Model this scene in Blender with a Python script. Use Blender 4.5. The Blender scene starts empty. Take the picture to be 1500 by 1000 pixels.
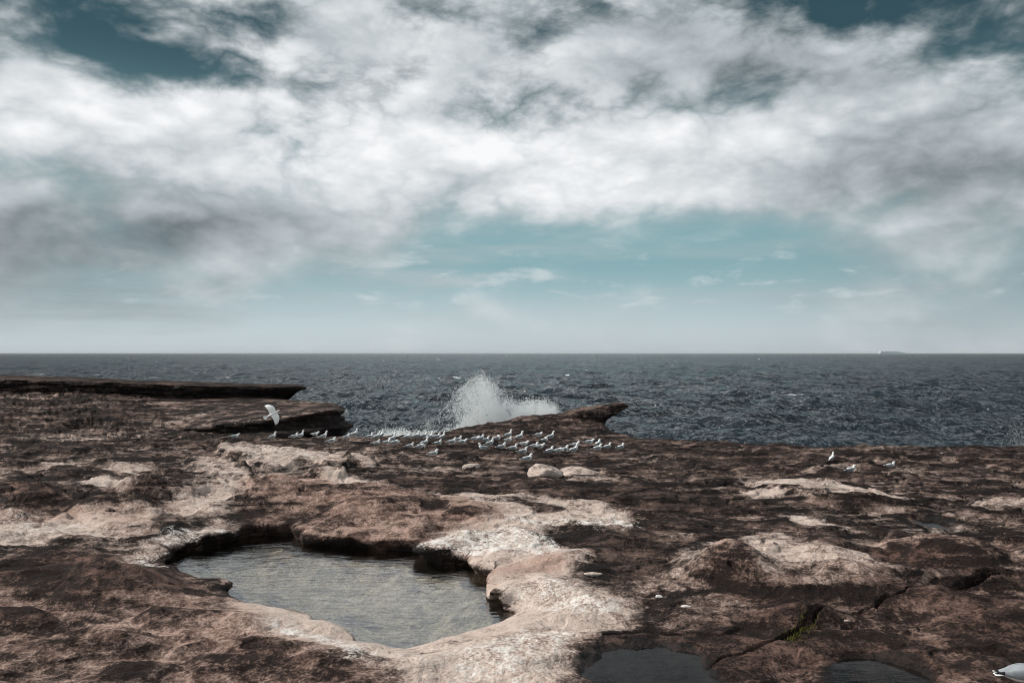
import bpy, bmesh, math, random
import numpy as np
from mathutils import Vector, Matrix

rng = np.random.default_rng(7)
random.seed(7)
scene = bpy.context.scene
col = scene.collection

# ------------------------------------------------------------------ camera
F = 1200.0            # focal length in pixels of the 1500 px wide photograph
EYE = 3.1             # eye height above the rock platform
PITCH = math.atan(17.0 / F)
cam_d = bpy.data.cameras.new('camera')
cam_d.sensor_width = 36.0
cam_d.lens = F / 1500.0 * 36.0
cam_d.clip_start = 0.1
cam_d.clip_end = 120000.0
cam = bpy.data.objects.new('camera', cam_d)
cam.location = (0, 0, EYE)
cam.rotation_euler = (math.pi / 2 + PITCH, 0, 0)
col.objects.link(cam)
scene.camera = cam

SUN_AZ = math.radians(-82)     # clockwise from +Y (straight ahead)
SUN_EL = math.radians(40)
SEA_Z = -5.0


# ------------------------------------------------------------------ node helpers
class NT:
    """tiny helper to write node expressions"""
    def __init__(s, tree):
        s.t = tree

    def node(s, typ, **kw):
        n = s.t.nodes.new(typ)
        for k, v in kw.items():
            setattr(n, k, v)
        return n

    def put(s, sock, v):
        if hasattr(v, 'is_output') or isinstance(v, bpy.types.NodeSocket):
            s.t.links.new(v, sock)
        else:
            if sock.type == 'RGBA' and len(v) == 3:
                v = (*v, 1.0)
            sock.default_value = v

    def m(s, op, a, b=None, c=None, clamp=False):
        n = s.node('ShaderNodeMath', operation=op)
        n.use_clamp = clamp
        s.put(n.inputs[0], a)
        if b is not None:
            s.put(n.inputs[1], b)
        if c is not None:
            s.put(n.inputs[2], c)
        return n.outputs[0]

    def add(s, a, b): return s.m('ADD', a, b)
    def sub(s, a, b): return s.m('SUBTRACT', a, b)
    def mul(s, a, b): return s.m('MULTIPLY', a, b)
    def div(s, a, b): return s.m('DIVIDE', a, b)

    def v(s, op, a, b=None, out=0):
        n = s.node('ShaderNodeVectorMath', operation=op)
        s.put(n.inputs[0], a)
        if b is not None:
            s.put(n.inputs[3] if op == 'SCALE' else n.inputs[1], b)
        return n.outputs[out]

    def step(s, x, lo, hi, a=0.0, b=1.0, smooth=True):
        n = s.node('ShaderNodeMapRange')
        n.interpolation_type = 'SMOOTHSTEP' if smooth else 'LINEAR'
        n.clamp = True
        s.put(n.inputs[0], x)
        for i, q in enumerate((lo, hi, a, b)):
            s.put(n.inputs[1 + i], q)
        return n.outputs[0]

    def mix(s, f, a, b, blend='MIX'):
        n = s.node('ShaderNodeMix', data_type='RGBA', blend_type=blend)
        s.put(n.inputs[0], f)
        s.put(n.inputs[6], a)
        s.put(n.inputs[7], b)
        return n.outputs[2]

    def noise(s, vec, scale, detail=4.0, rough=0.5, dist=0.0, dims='3D', typ=None):
        n = s.node('ShaderNodeTexNoise', noise_dimensions=dims)
        if typ:
            n.noise_type = typ
        s.put(n.inputs['Vector'], vec)
        n.inputs['Scale'].default_value = scale
        n.inputs['Detail'].default_value = detail
        n.inputs['Roughness'].default_value = rough
        n.inputs['Distortion'].default_value = dist
        return n.outputs[0]

    def comb(s, x, y, z):
        n = s.node('ShaderNodeCombineXYZ')
        for i, q in enumerate((x, y, z)):
            s.put(n.inputs[i], q)
        return n.outputs[0]

    def sep(s, v):
        n = s.node('ShaderNodeSeparateXYZ')
        s.put(n.inputs[0], v)
        return n.outputs


# ------------------------------------------------------------------ sky
def srgb(r, g, b):
    def f(c):
        c /= 255.0
        return c / 12.92 if c <= 0.04045 else ((c + 0.055) / 1.055) ** 2.4
    return (f(r), f(g), f(b))


SKY_STRENGTH = 0.1


def sk(r, g, b):
    return tuple(c / SKY_STRENGTH for c in srgb(r, g, b))


world = bpy.data.worlds.new('World')
scene.world = world
world.use_nodes = True
wt = world.node_tree
world.cycles.sampling_method = 'MANUAL'
world.cycles.sample_map_resolution = 256
wt.nodes.clear()
W = NT(wt)
w_out = W.node('ShaderNodeOutputWorld')
w_bg = W.node('ShaderNodeBackground')
w_bg.inputs[1].default_value = SKY_STRENGTH
wt.links.new(w_bg.outputs[0], w_out.inputs[0])
gen = W.node('ShaderNodeTexCoord').outputs['Generated']
direc = W.v('NORMALIZE', gen)
dx, dy, dz = W.sep(direc)
az = W.m('ARCTAN2', dx, dy)
el = W.m('ARCSINE', W.m('MAXIMUM', dz, 0.0))
nish = W.node('ShaderNodeTexSky', sky_type='NISHITA')
nish.sun_disc = False
nish.sun_elevation = SUN_EL
nish.sun_rotation = SUN_AZ
nish.air_density = 1.0
nish.dust_density = 1.5
nish.ozone_density = 1.5


def sky_pos(u, v):
    """azimuth and elevation of a place in the sky"""
    x = (u - 750.0) / F
    return math.atan(x), math.atan((517.0 - v) / F / math.sqrt(1 + x * x))


def blob(u, v, ru, rv, amp):
    a0, e0 = sky_pos(u, v)
    qa = W.mul(W.sub(az, a0), F / ru)
    qe = W.mul(W.sub(el, e0), F / rv)
    r2 = W.add(W.mul(qa, qa), W.mul(qe, qe))
    return W.mul(W.m('EXPONENT', W.mul(r2, -1.0)), amp)


def blobs(base, lst):
    acc = base
    for b in lst:
        acc = W.add(acc, blob(*b))
    return acc


cc = W.v('MULTIPLY', direc, (1.0, 1.0, 1.9))
cc_up = W.v('ADD', cc, (0.0, 0.0, 0.055))
n1 = W.noise(cc, 5.2, 8.0, 0.48, 0.2)
n1u = W.noise(cc_up, 5.2, 4.0, 0.5, 0.2)
n2 = W.noise(W.v('ADD', cc, (7.3, 2.1, 4.4)), 3.4, 5.0, 0.5, 0.2)
# wide even layer of cloud
cover = blobs(W.step(el, 0.02, 0.20, -0.08, 0.095), [
    # openings of blue
    (190, 65, 190, 55, -0.065), (350, 30, 90, 80, -0.10), (370, 115, 60, 16, -0.10), (820, 150, 85, 38, -0.25), (870, 10, 90, 30, -0.14),
    (690, 10, 60, 40, -0.10), (1330, 85, 240, 38, -0.12), (1440, 20, 150, 50, -0.07), (1160, 30, 120, 40, -0.10),
    (610, 110, 90, 25, -0.09),
    (900, 395, 290, 50, -0.20), (1120, 368, 190, 38, -0.10), (1050, 440, 350, 40, -0.12), (650, 365, 80, 30, -0.08),
    # the bright bank and its flanks
    (620, 215, 560, 85, 0.20), (100, 170, 220, 50, 0.14), (100, 340, 360, 85, 0.26), (1330, 220, 300, 75, 0.20),
    (420, 340, 190, 40, 0.16), (1010, 270, 260, 45, 0.16), (470, 55, 130, 60, 0.14), (60, 95, 60, 25, 0.16),
    (980, 60, 110, 40, 0.08), (1160, 80, 80, 30, 0.10), (1420, 330, 120, 60, 0.15), (250, 20, 70, 30, 0.12), (40, 30, 60, 40, 0.12)])
nb = W.noise(W.v('ADD', cc, (3.1, 8.2, 1.4)), 11.0, 5.0, 0.55, 0.15)
puff = W.mul(W.sub(W.m('ABSOLUTE', W.sub(nb, 0.5)), 0.075), 0.72)
n1 = W.add(n1, W.mul(puff, W.step(el, 0.06, 0.22)))
soft = W.step(el, 0.12, 0.26)
nd = W.add(W.mul(n1, 1.2), -0.085)
dens = W.step(W.add(nd, cover), W.step(soft, 0, 1, 0.34, 0.39, smooth=False), W.step(soft, 0, 1, 0.86, 0.72, smooth=False))
thick = W.step(W.add(n1, cover), 0.50, 0.95)
lit = W.mul(W.sub(n1, n1u), 1.15)
shade = blobs(W.add(W.add(W.add(0.615, lit), W.mul(puff, 0.8)), W.mul(W.sub(n2, 0.5), 0.80)), [
    (560, 190, 430, 95, 0.30), (850, 215, 190, 80, 0.18), (980, 285, 220, 28, 0.12), (450, 120, 240, 40, 0.12), (300, 200, 330, 60, 0.10),
    (690, 262, 90, 22, -0.24), (150, 330, 330, 60, -0.36), (40, 400, 160, 70, -0.20), (420, 320, 170, 26, -0.16), (0, 250, 120, 60, -0.12),
    (1480, 225, 170, 55, -0.40), (1250, 250, 130, 55, -0.18), (1420, 320, 160, 60, -0.26),
    (1300, 60, 330, 55, -0.36), (1000, 30, 220, 50, -0.16), (90, 40, 240, 60, -0.14), (1470, 360, 60, 14, -0.14)])
shade = W.step(shade, 0.0, 1.05, smooth=False)
cl_a = W.mix(W.step(shade, 0.0, 0.5, smooth=False), sk(104, 113, 118), sk(180, 188, 192))
cl = W.mix(W.step(shade, 0.5, 1.0, smooth=False), cl_a, sk(240, 241, 243))
# clear air: the daylight sky, toned to the cold teal it has over this sea
cl_low = W.mix(W.step(el, 0.0, 0.115), sk(206, 217, 222), sk(138, 176, 183))
clear_tint = W.mix(W.step(el, 0.13, 0.36), cl_low, sk(58, 88, 99))
nl = W.node('ShaderNodeRGBToBW')
wt.links.new(nish.outputs[0], nl.inputs[0])
nrm = W.m('POWER', W.mul(nl.outputs[0], 0.16), 0.25)
clear = W.mix(W.step(nrm, 0.0, 2.0, smooth=False), (0, 0, 0), (2, 2, 2))
clear = W.mix(1.0, clear_tint, clear, 'MULTIPLY')
# thin veil and small fair-weather streaks low over the horizon
veil_n = W.noise(W.comb(W.mul(az, 3.0), W.mul(el, 22.0), 1.7), 1.6, 6.0, 0.55, 0.3)
veil_f = W.mul(W.mul(W.step(veil_n, 0.42, 0.75), W.step(el, 0.26, 0.14)), blobs(0.30, [(230, 400, 420, 80, 0.75), (1400, 380, 200, 90, 0.35), (880, 425, 110, 14, 0.4), (1290, 440, 90, 12, 0.35), (690, 420, 60, 14, 0.4)]))
veil_c = W.mix(W.step(blobs(0.62, [(0, 420, 260, 90, -0.4), (1500, 400, 220, 100, -0.5)]), 0.0, 1.0, smooth=False), sk(112, 124, 130), sk(206, 215, 218))
low = W.mix(veil_f, clear, veil_c)
low = W.mix(W.mul(blobs(0.0, [(1500, 400, 240, 110, 0.65), (0, 390, 260, 90, 0.45), (330, 365, 260, 45, 0.35)]), 0.8), low, sk(128, 142, 148))
nc = W.noise(W.comb(W.mul(az, 5.0), W.mul(el, 15.0), 4.2), 2.6, 6.0, 0.58, 0.2)
band = W.mul(W.step(el, 0.035, 0.065), W.step(el, 0.16, 0.10))
low = W.mix(W.mul(W.mul(W.step(nc, 0.53, 0.72), band), 0.75), low, sk(196, 206, 210))
sky_c = W.mix(dens, low, cl)
wt.links.new(sky_c, w_bg.inputs[0])

sun_d = bpy.data.lights.new('sun', 'SUN')
sun_d.energy = 3.8
sun_d.angle = math.radians(7)
sun_d.color = (1.0, 0.95, 0.88)
sun = bpy.data.objects.new('sun', sun_d)
sdir = Vector((math.sin(SUN_AZ) * math.cos(SUN_EL), math.cos(SUN_AZ) * math.cos(SUN_EL), math.sin(SUN_EL)))
sun.rotation_euler = sdir.to_track_quat('Z', 'Y').to_euler()
sun.location = sdir * 60
col.objects.link(sun)

scene.view_settings.view_transform = 'Standard'
scene.view_settings.look = 'None'
scene.view_settings.gamma = 1.0
scene.view_settings.exposure = 0.12
scene.cycles.use_denoising = True
scene.cycles.pixel_filter_type = 'BLACKMAN_HARRIS'
scene.cycles.filter_width = 1.0
scene.cycles.use_adaptive_sampling = True
scene.cycles.adaptive_threshold = 0.02
scene.cycles.max_bounces = 9
scene.cycles.diffuse_bounces = 6
scene.cycles.glossy_bounces = 3
scene.cycles.transparent_max_bounces = 24
scene.render.image_settings.color_mode = 'RGB'
scene.cycles.volume_bounces = 0


# ------------------------------------------------------------------ maths
def ray(u, v):
    x = (u - 750.0) / F
    y = (500.0 - v) / F
    return np.array([x, math.cos(PITCH) - y * math.sin(PITCH), math.sin(PITCH) + y * math.cos(PITCH)])


def gp(u, v, z=0.0):
    """ground point seen at a place of the photograph, on a level z"""
    d = ray(u, v)
    k = (z - EYE) / d[2]
    return d[0] * k, d[1] * k


def gpoly(pts, z=0.0):
    return np.array([gp(u, v, z) for u, v in pts])


_perm = np.random.default_rng(3).permutation(4096).astype(np.int64)
_ang = np.random.default_rng(4).random(4096) * 2 * math.pi
_gx, _gy = np.cos(_ang), np.sin(_ang)


def pnoise(x, y):
    xi = np.floor(x).astype(np.int64)
    yi = np.floor(y).astype(np.int64)
    xf = x - xi
    yf = y - yi
    u = xf * xf * xf * (xf * (xf * 6 - 15) + 10)
    w = yf * yf * yf * (yf * (yf * 6 - 15) + 10)

    def g(ix, iy, fx, fy):
        h = _perm[(_perm[ix & 4095] + iy) & 4095]
        return _gx[h] * fx + _gy[h] * fy
    a = g(xi, yi, xf, yf)
    b = g(xi + 1, yi, xf - 1, yf)
    c = g(xi, yi + 1, xf, yf - 1)
    d = g(xi + 1, yi + 1, xf - 1, yf - 1)
    return ((a + (b - a) * u) * (1 - w) + (c + (d - c) * u) * w) * 1.5


def fbm(x, y, s, octv=4, gain=0.5, seed=0.0, ridge=False):
    r = np.zeros_like(x)
    amp, tot = 1.0, 0.0
    f = s
    for o in range(octv):
        n = pnoise(x * f + 17.3 * o + seed * 7.77, y * f - 9.1 * o + seed * 3.31)
        if ridge:
            n = 1.0 - 2.0 * np.abs(n)
        r += amp * n
        tot += amp
        amp *= gain
        f *= 2.03
    return r / tot


def sstep(a, b, x):
    t = np.clip((x - a) / (b - a), 0, 1)
    return t * t * (3 - 2 * t)


def sdf(px, py, poly, want_dir=False):
    """signed distance to a closed polygon, negative inside"""
    n = len(poly)
    best = np.full(px.shape, 1e18)
    inside = np.zeros(px.shape, bool)
    if want_dir:
        bx = np.zeros_like(px)
        by = np.zeros_like(px)
    for i in range(n):
        ax, ay = poly[i]
        cx, cy = poly[(i + 1) % n]
        ex, ey = cx - ax, cy - ay
        wx, wy = px - ax, py - ay
        t = np.clip((wx * ex + wy * ey) / (ex * ex + ey * ey + 1e-12), 0, 1)
        qx, qy = wx - ex * t, wy - ey * t
        d2 = qx * qx + qy * qy
        if want_dir:
            k = d2 < best
            bx[k] = qx[k]
            by[k] = qy[k]
        best = np.minimum(best, d2)
        if abs(ey) > 1e-12:
            c = (ay > py) != (cy > py)
            inside ^= c & (px < ex * (py - ay) / ey + ax)
    d = np.sqrt(best)
    s = np.where(inside, -d, d)
    if want_dir:
        L = np.maximum(d, 1e-6)
        sg = np.where(inside, -1.0, 1.0)
        return s, sg * bx / L, sg * by / L
    return s


def line_dist(px, py, pts):
    best = np.full(px.shape, 1e18)
    par = np.zeros_like(px)
    n = len(pts) - 1
    for i in range(n):
        ax, ay = pts[i]
        ex, ey = pts[i + 1][0] - ax, pts[i + 1][1] - ay
        wx, wy = px - ax, py - ay
        t = np.clip((wx * ex + wy * ey) / (ex * ex + ey * ey + 1e-12), 0, 1)
        d2 = (wx - ex * t) ** 2 + (wy - ey * t) ** 2
        k = d2 < best
        best[k] = d2[k]
        par[k] = (i + t[k]) / n
    return np.sqrt(best), par


def spline(pts, k=4):
    """closed Catmull-Rom resampling of a polygon"""
    p = np.array(pts, float)
    out = []
    n = len(p)
    for i in range(n):
        a, b, c, d = p[i - 1], p[i], p[(i + 1) % n], p[(i + 2) % n]
        for j in range(k):
            t = j / k
            out.append(0.5 * (2 * b + (c - a) * t + (2 * a - 5 * b + 4 * c - d) * t * t + (3 * b - a - 3 * c + d) * t ** 3))
    return np.array(out)


# ------------------------------------------------------------------ mesh helpers
def grid_faces(nr, nc, wrap=False):
    i = np.arange(nr - 1)[:, None]
    j = np.arange(nc if wrap else nc - 1)[None, :]
    j2 = (j + 1) % nc
    f = np.stack([i * nc + j + 0 * j2, i * nc + j2, (i + 1) * nc + j2, (i + 1) * nc + j + 0 * j2], -1)
    return f.reshape(-1, 4)


def mesh_np(name, verts, faces, mat=None, smooth=True, masks=None, attrs=None, k=4):
    me = bpy.data.meshes.new(name)
    nv, nf = len(verts), len(faces)
    me.vertices.add(nv)
    me.vertices.foreach_set('co', np.ascontiguousarray(verts, dtype=np.float32).ravel())
    me.loops.add(nf * k)
    me.loops.foreach_set('vertex_index', np.ascontiguousarray(faces, dtype=np.int32).ravel())
    me.polygons.add(nf)
    me.polygons.foreach_set('loop_start', np.arange(0, nf * k, k, dtype=np.int32))
    me.polygons.foreach_set('loop_total', np.full(nf, k, dtype=np.int32))
    me.polygons.foreach_set('use_smooth', np.full(nf, smooth, dtype=bool))
    me.update(calc_edges=True)
    if masks is not None:
        a = me.attributes.new('masks', 'FLOAT_COLOR', 'POINT')
        a.data.foreach_set('color', np.ascontiguousarray(masks, dtype=np.float32).ravel())
    for nme, val in (attrs or {}).items():
        a = me.attributes.new(nme, 'FLOAT', 'POINT')
        a.data.foreach_set('value', np.ascontiguousarray(val, dtype=np.float32).ravel())
    if mat is not None:
        me.materials.append(mat)
    return me


def link(name, me, parent=None, label=None, cat=None, group=None, kind=None):
    o = bpy.data.objects.new(name, me)
    col.objects.link(o)
    if parent is not None:
        o.parent = parent
    if label:
        o['label'] = label
    if cat:
        o['category'] = cat
    if group:
        o['group'] = group
    if kind:
        o['kind'] = kind
    return o


# ------------------------------------------------------------------ materials
def new_mat(name):
    mt = bpy.data.materials.new(name)
    mt.use_nodes = True
    t = mt.node_tree
    t.nodes.clear()
    n = NT(t)
    out = n.node('ShaderNodeOutputMaterial')
    return mt, n, out


def principled(n, out, color, rough, spec=0.5, normal=None, ior=1.5):
    b = n.node('ShaderNodeBsdfPrincipled')
    n.put(b.inputs['Base Color'], color)
    n.put(b.inputs['Roughness'], rough)
    b.inputs['IOR'].default_value = ior
    n.put(b.inputs['Specular IOR Level'], spec)
    if normal is not None:
        n.put(b.inputs['Normal'], normal)
    n.t.links.new(b.outputs[0], out.inputs[0])
    return b


def bump(n, h, strength, dist, normal=None):
    b = n.node('ShaderNodeBump')
    b.inputs['Strength'].default_value = strength
    b.inputs['Distance'].default_value = dist
    n.put(b.inputs['Height'], h)
    if normal is not None:
        n.put(b.inputs['Normal'], normal)
    return b.outputs[0]


def rock_material():
    mt, n, out = new_mat('sandstone')
    at = n.node('ShaderNodeAttribute', attribute_name='masks')
    r, g, b = n.sep(at.outputs['Color'])
    wet = at.outputs['Alpha']  # the ledge faces' painted shade rides in this channel too
    pos = n.node('ShaderNodeNewGeometry').outputs['Position']

    def nz(x, k):
        return n.mul(n.sub(x, 0.5), k)
    n_big = n.noise(pos, 1.3, 5.0, 0.6, 0.4)
    n_mid = n.noise(pos, 5.0, 6.0, 0.66, 0.5)
    n_fin = n.noise(pos, 28.0, 5.0, 0.72, 0.2)
    n_spk = n.noise(pos, 105.0, 3.0, 0.7)
    bed = n.noise(n.v('MULTIPLY', pos, (0.35, 0.9, 7.0)), 1.5, 5.0, 0.6, 0.3)
    pale = n.add(n.add(r, nz(n_mid, 0.8)), n.add(nz(n_fin, 0.44), n.add(nz(n_big, 1.0), nz(bed, 1.2))))
    f = n.step(pale, 0.28, 0.80)
    # crust: near black lichen over brown stone
    crust_f = n.step(n.add(n.add(nz(n_mid, 1.1), nz(n_fin, 1.1)), n.add(nz(n_big, 1.1), nz(bed, 1.2))), -0.14, 0.40)
    crust = n.mix(crust_f, n.mix(b, (0.0060, 0.0050, 0.0048), (0.020, 0.0130, 0.0115)), n.mix(b, (0.125, 0.088, 0.075), (0.168, 0.100, 0.080)))
    brown_p = n.mix(b, (0.270, 0.200, 0.168), (0.215, 0.132, 0.106))
    pale_p = n.mix(b, (0.66, 0.565, 0.505), (0.46, 0.325, 0.270))
    p_c = n.mix(n.step(n.add(n.add(nz(n_mid, 1.2), nz(n_fin, 1.4)), n.mul(n.sub(r, 0.6), 0.55)), -0.20, 0.22), brown_p, pale_p)
    c = n.mix(f, crust, p_c)
    wm = n.step(n.add(g, n.add(nz(n_mid, 1.3), nz(n_fin, 1.5))), 0.18, 0.55)
    c = n.mix(n.mul(wm, n.step(g, 0.02, 0.12)), c, (0.80, 0.765, 0.73))
    # dark and light grains
    c = n.mix(n.step(n_spk, 0.59, 0.70, 0.0, 0.38), c, (0.022, 0.018, 0.016))
    c = n.mix(n.step(n_spk, 0.38, 0.28, 0.0, 0.28), c, (0.50, 0.45, 0.41))
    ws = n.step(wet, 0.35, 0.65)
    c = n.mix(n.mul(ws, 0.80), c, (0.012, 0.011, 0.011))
    h = n.add(n.add(n.mul(n_mid, 0.85), n.mul(n_fin, 0.19)), n.add(n.mul(n_spk, 0.06), n.mul(bed, 0.9)))
    nr = bump(n, h, 1.0, 0.075)
    rough = n.step(wet, 0.35, 0.75, 0.88, 0.5)
    principled(n, out, c, rough, 0.10, nr)
    return mt


def sea_material():
    mt, n, out = new_mat('sea_water')
    pos = n.node('ShaderNodeNewGeometry').outputs['Position']
    at = n.node('ShaderNodeAttribute', attribute_name='foam')
    foam = at.outputs['Fac']
    a = n.noise(n.v('MULTIPLY', pos, (1.0, 0.6, 1.0)), 1.1, 5.0, 0.62, 0.3)
    b = n.noise(n.v('MULTIPLY', pos, (1.0, 0.34, 1.0)), 0.16, 4.0, 0.6, 0.3)
    d = n.noise(n.v('MULTIPLY', pos, (1.0, 0.10, 1.0)), 0.022, 4.0, 0.6, 0.3)
    h = n.add(n.mul(a, 0.48), n.add(n.mul(b, 7.5), n.mul(d, 38.0)))
    nr = bump(n, h, 1.0, 1.0)
    fm = n.step(n.add(foam, n.mul(n.sub(n.noise(pos, 2.2, 5.0, 0.65), 0.5), 1.2)), 0.55, 0.8)
    tone = n.mix(n.step(b, 0.35, 0.65), (0.003, 0.0065, 0.011), (0.010, 0.019, 0.027))
    c = n.mix(fm, tone, (0.76, 0.78, 0.79))
    df = n.node('ShaderNodeBsdfDiffuse')
    n.put(df.inputs[0], c)
    gl = n.node('ShaderNodeBsdfGlossy')
    gl.inputs['Roughness'].default_value = 0.12
    n.put(gl.inputs['Normal'], nr)
    fr = n.node('ShaderNodeFresnel')
    fr.inputs[0].default_value = 1.33
    n.put(fr.inputs['Normal'], nr)
    # facets hide each other at low angles, so the mean reflectance never reaches one
    fac = n.mul(n.m('MINIMUM', n.mul(n.m('POWER', fr.outputs[0], 1.1), 1.0), 0.85), n.sub(1.0, fm))
    mx = n.node('ShaderNodeMixShader')
    n.t.links.new(fac, mx.inputs[0])
    n.t.links.new(df.outputs[0], mx.inputs[1])
    n.t.links.new(gl.outputs[0], mx.inputs[2])
    n.t.links.new(mx.outputs[0], out.inputs[0])
    return mt


def pool_material(name, scale, tint, bumpd, ior, gloss=0.9):
    mt, n, out = new_mat(name)
    pos = n.node('ShaderNodeNewGeometry').outputs['Position']
    a = n.noise(n.v('MULTIPLY', pos, (0.7, 1.5, 1.0)), scale, 4.0, 0.55, 0.5)
    b = n.noise(n.v('MULTIPLY', pos, (0.5, 1.0, 1.0)), scale * 0.3, 3.0, 0.5, 0.3)
    nr = bump(n, n.add(n.mul(a, 0.5), b), 1.0, bumpd)
    inc = n.node('ShaderNodeNewGeometry').outputs['Incoming']
    cs = n.m('ABSOLUTE', n.v('DOT_PRODUCT', inc, nr, 1))
    fac = n.m('POWER', n.sub(1.0, n.m('MINIMUM', cs, 1.0)), 5.0)
    fac = n.add(n.mul(fac, 1.0 - ior), ior)
    tr = n.node('ShaderNodeBsdfTransparent')
    tr.inputs[0].default_value = (*tint, 1)
    gl = n.node('ShaderNodeBsdfGlossy')
    gl.inputs['Roughness'].default_value = 0.05
    gl.inputs['Color'].default_value = (gloss, gloss, gloss, 1)
    n.put(gl.inputs['Normal'], nr)
    mx = n.node('ShaderNodeMixShader')
    n.t.links.new(fac, mx.inputs[0])
    n.t.links.new(tr.outputs[0], mx.inputs[1])
    n.t.links.new(gl.outputs[0], mx.inputs[2])
    n.t.links.new(mx.outputs[0], out.inputs[0])
    return mt


def plain_material(name, color, rough=0.7, var=0.12, scale=30.0, spec=0.4):
    mt, n, out = new_mat(name)
    pos = n.node('ShaderNodeTexCoord').outputs['Object']
    q = n.noise(pos, scale, 4.0, 0.6)
    c = n.mix(n.step(q, 0.3, 0.7), tuple(x * (1 - var) for x in color), tuple(min(1, x * (1 + var)) for x in color))
    principled(n, out, c, rough, spec)
    return mt


M_rock = rock_material()
M_sea = sea_material()
M_pool = pool_material('rock_pool_water', 6.0, (0.70, 0.715, 0.62), 0.020, 0.24)
M_puddle = pool_material('puddle_water', 9.0, (0.7, 0.7, 0.7), 0.002, 0.015, 0.55)  # mirrored sky darkened by a dim gloss colour
M_white = plain_material('white_feathers', (0.93, 0.93, 0.92), 0.75, 0.03)
M_grey = plain_material('grey_feathers', (0.30, 0.325, 0.35), 0.7, 0.14)
M_black = plain_material('black_feathers', (0.02, 0.02, 0.022), 0.6, 0.3)
M_red = plain_material('red_bill_and_legs', (0.30, 0.045, 0.03), 0.5, 0.2)
M_leg = plain_material('dark_red_legs', (0.11, 0.025, 0.02), 0.6, 0.2)


def spray_material():
    mt, n, out = new_mat('white_spray')
    pos = n.node('ShaderNodeNewGeometry').outputs['Position']
    c = n.mix(n.noise(pos, 3.0, 3.0), (0.90, 0.92, 0.93), (0.95, 0.96, 0.96))
    df = n.node('ShaderNodeBsdfDiffuse')
    tl = n.node('ShaderNodeBsdfTranslucent')
    n.put(df.inputs[0], c)
    n.put(tl.inputs[0], c)
    mx = n.node('ShaderNodeMixShader')
    mx.inputs[0].default_value = 0.55
    n.t.links.new(df.outputs[0], mx.inputs[1])
    n.t.links.new(tl.outputs[0], mx.inputs[2])
    tr = n.node('ShaderNodeBsdfTransparent')
    m2 = n.node('ShaderNodeMixShader')
    m2.inputs[0].default_value = 0.80
    n.t.links.new(tr.outputs[0], m2.inputs[1])
    n.t.links.new(mx.outputs[0], m2.inputs[2])
    n.t.links.new(m2.outputs[0], out.inputs[0])
    return mt


M_spray = spray_material()
M_moss = plain_material('green_moss', (0.085, 0.080, 0.020), 0.95, 0.5, 12.0, 0.1)

# ------------------------------------------------------------------ rock platform: shape
POOL_Z = -0.20
pool_px = [(236, 827), (250, 813), (278, 805), (318, 798), (345, 792), (372, 786), (400, 784), (428, 786), (443, 795),
           (470, 799), (505, 801), (545, 805), (590, 808), (616, 811), (620, 821), (640, 827), (668, 828), (690, 829),
           (692, 838), (712, 845), (728, 846), (735, 858), (733, 872), (742, 880), (752, 886), (760, 895), (752, 902), (734, 912),
           (706, 922), (676, 930), (648, 938), (624, 948), (596, 952), (562, 946), (528, 940), (502, 930), (482, 918),
           (458, 904), (432, 898), (404, 893), (380, 891), (356, 880), (338, 872), (330, 861), (330, 855), (302, 851), (268, 842)]
pool_poly = spline(gpoly(pool_px, POOL_Z), 4)

puddles = {  # outline, water level
    'right': ([(850, 968), (870, 952), (905, 946), (950, 942), (990, 948), (1022, 962), (1040, 985), (1060, 1020), (960, 1050), (880, 1030), (865, 1000), (845, 985)], -0.06),
    'dark': ([(1216, 972), (1250, 963), (1290, 962), (1330, 970), (1362, 984), (1370, 1005), (1340, 1040), (1240, 1040), (1205, 1000)], -0.08),
    'small': ([(224, 765), (236, 757), (258, 754), (258, 763), (240, 770)], -0.06),
    'shelf': ([(-60, 616), (-10, 614.5), (25, 614), (45, 616.5), (20, 619), (-60, 620)], 0.33),
    'ledge_foot': ([(98, 627), (120, 625), (150, 624.5), (158, 626.5), (130, 628.5), (105, 628.5)], 0.18),
    'back': ([(1338, 764), (1362, 761), (1398, 767), (1400, 773), (1352, 772)], -0.05),
}
puddle_polys = {}      # filled once the dry ground is known


def far_z(u, d):
    """level of the rising shelf at the back left, u = photo column, d = distance ahead"""
    zf = np.interp(u, [-400, 200, 265, 330, 400, 490, 520], [0.10, 0.10, 0.12, 0.45, 0.66, 1.02, 1.05])
    df = np.interp(u, [-400, 200, 265, 330, 400, 490], [31.0, 31.5, 32.2, 30.4, 29.9, 30.4])
    t = np.clip((d - df) / (38.0 - df), -0.3, 1.3)
    ze = np.interp(u, [-400, 60, 220], [1.30, 1.25, 0.94])
    return zf + (ze - zf) * t


def edge_d(u):
    return np.interp(u, [-800, 395, 430, 600, 622, 700, 760, 830, 880, 892, 935, 1000, 1100, 1250, 1500, 2400],
                     [41.0, 41.0, 30.9, 30.9, 31.2, 33.1, 34.2, 34.6, 34.6, 32.6, 29.8, 28.9, 28.1, 27.7, 27.2, 26.5])


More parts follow.
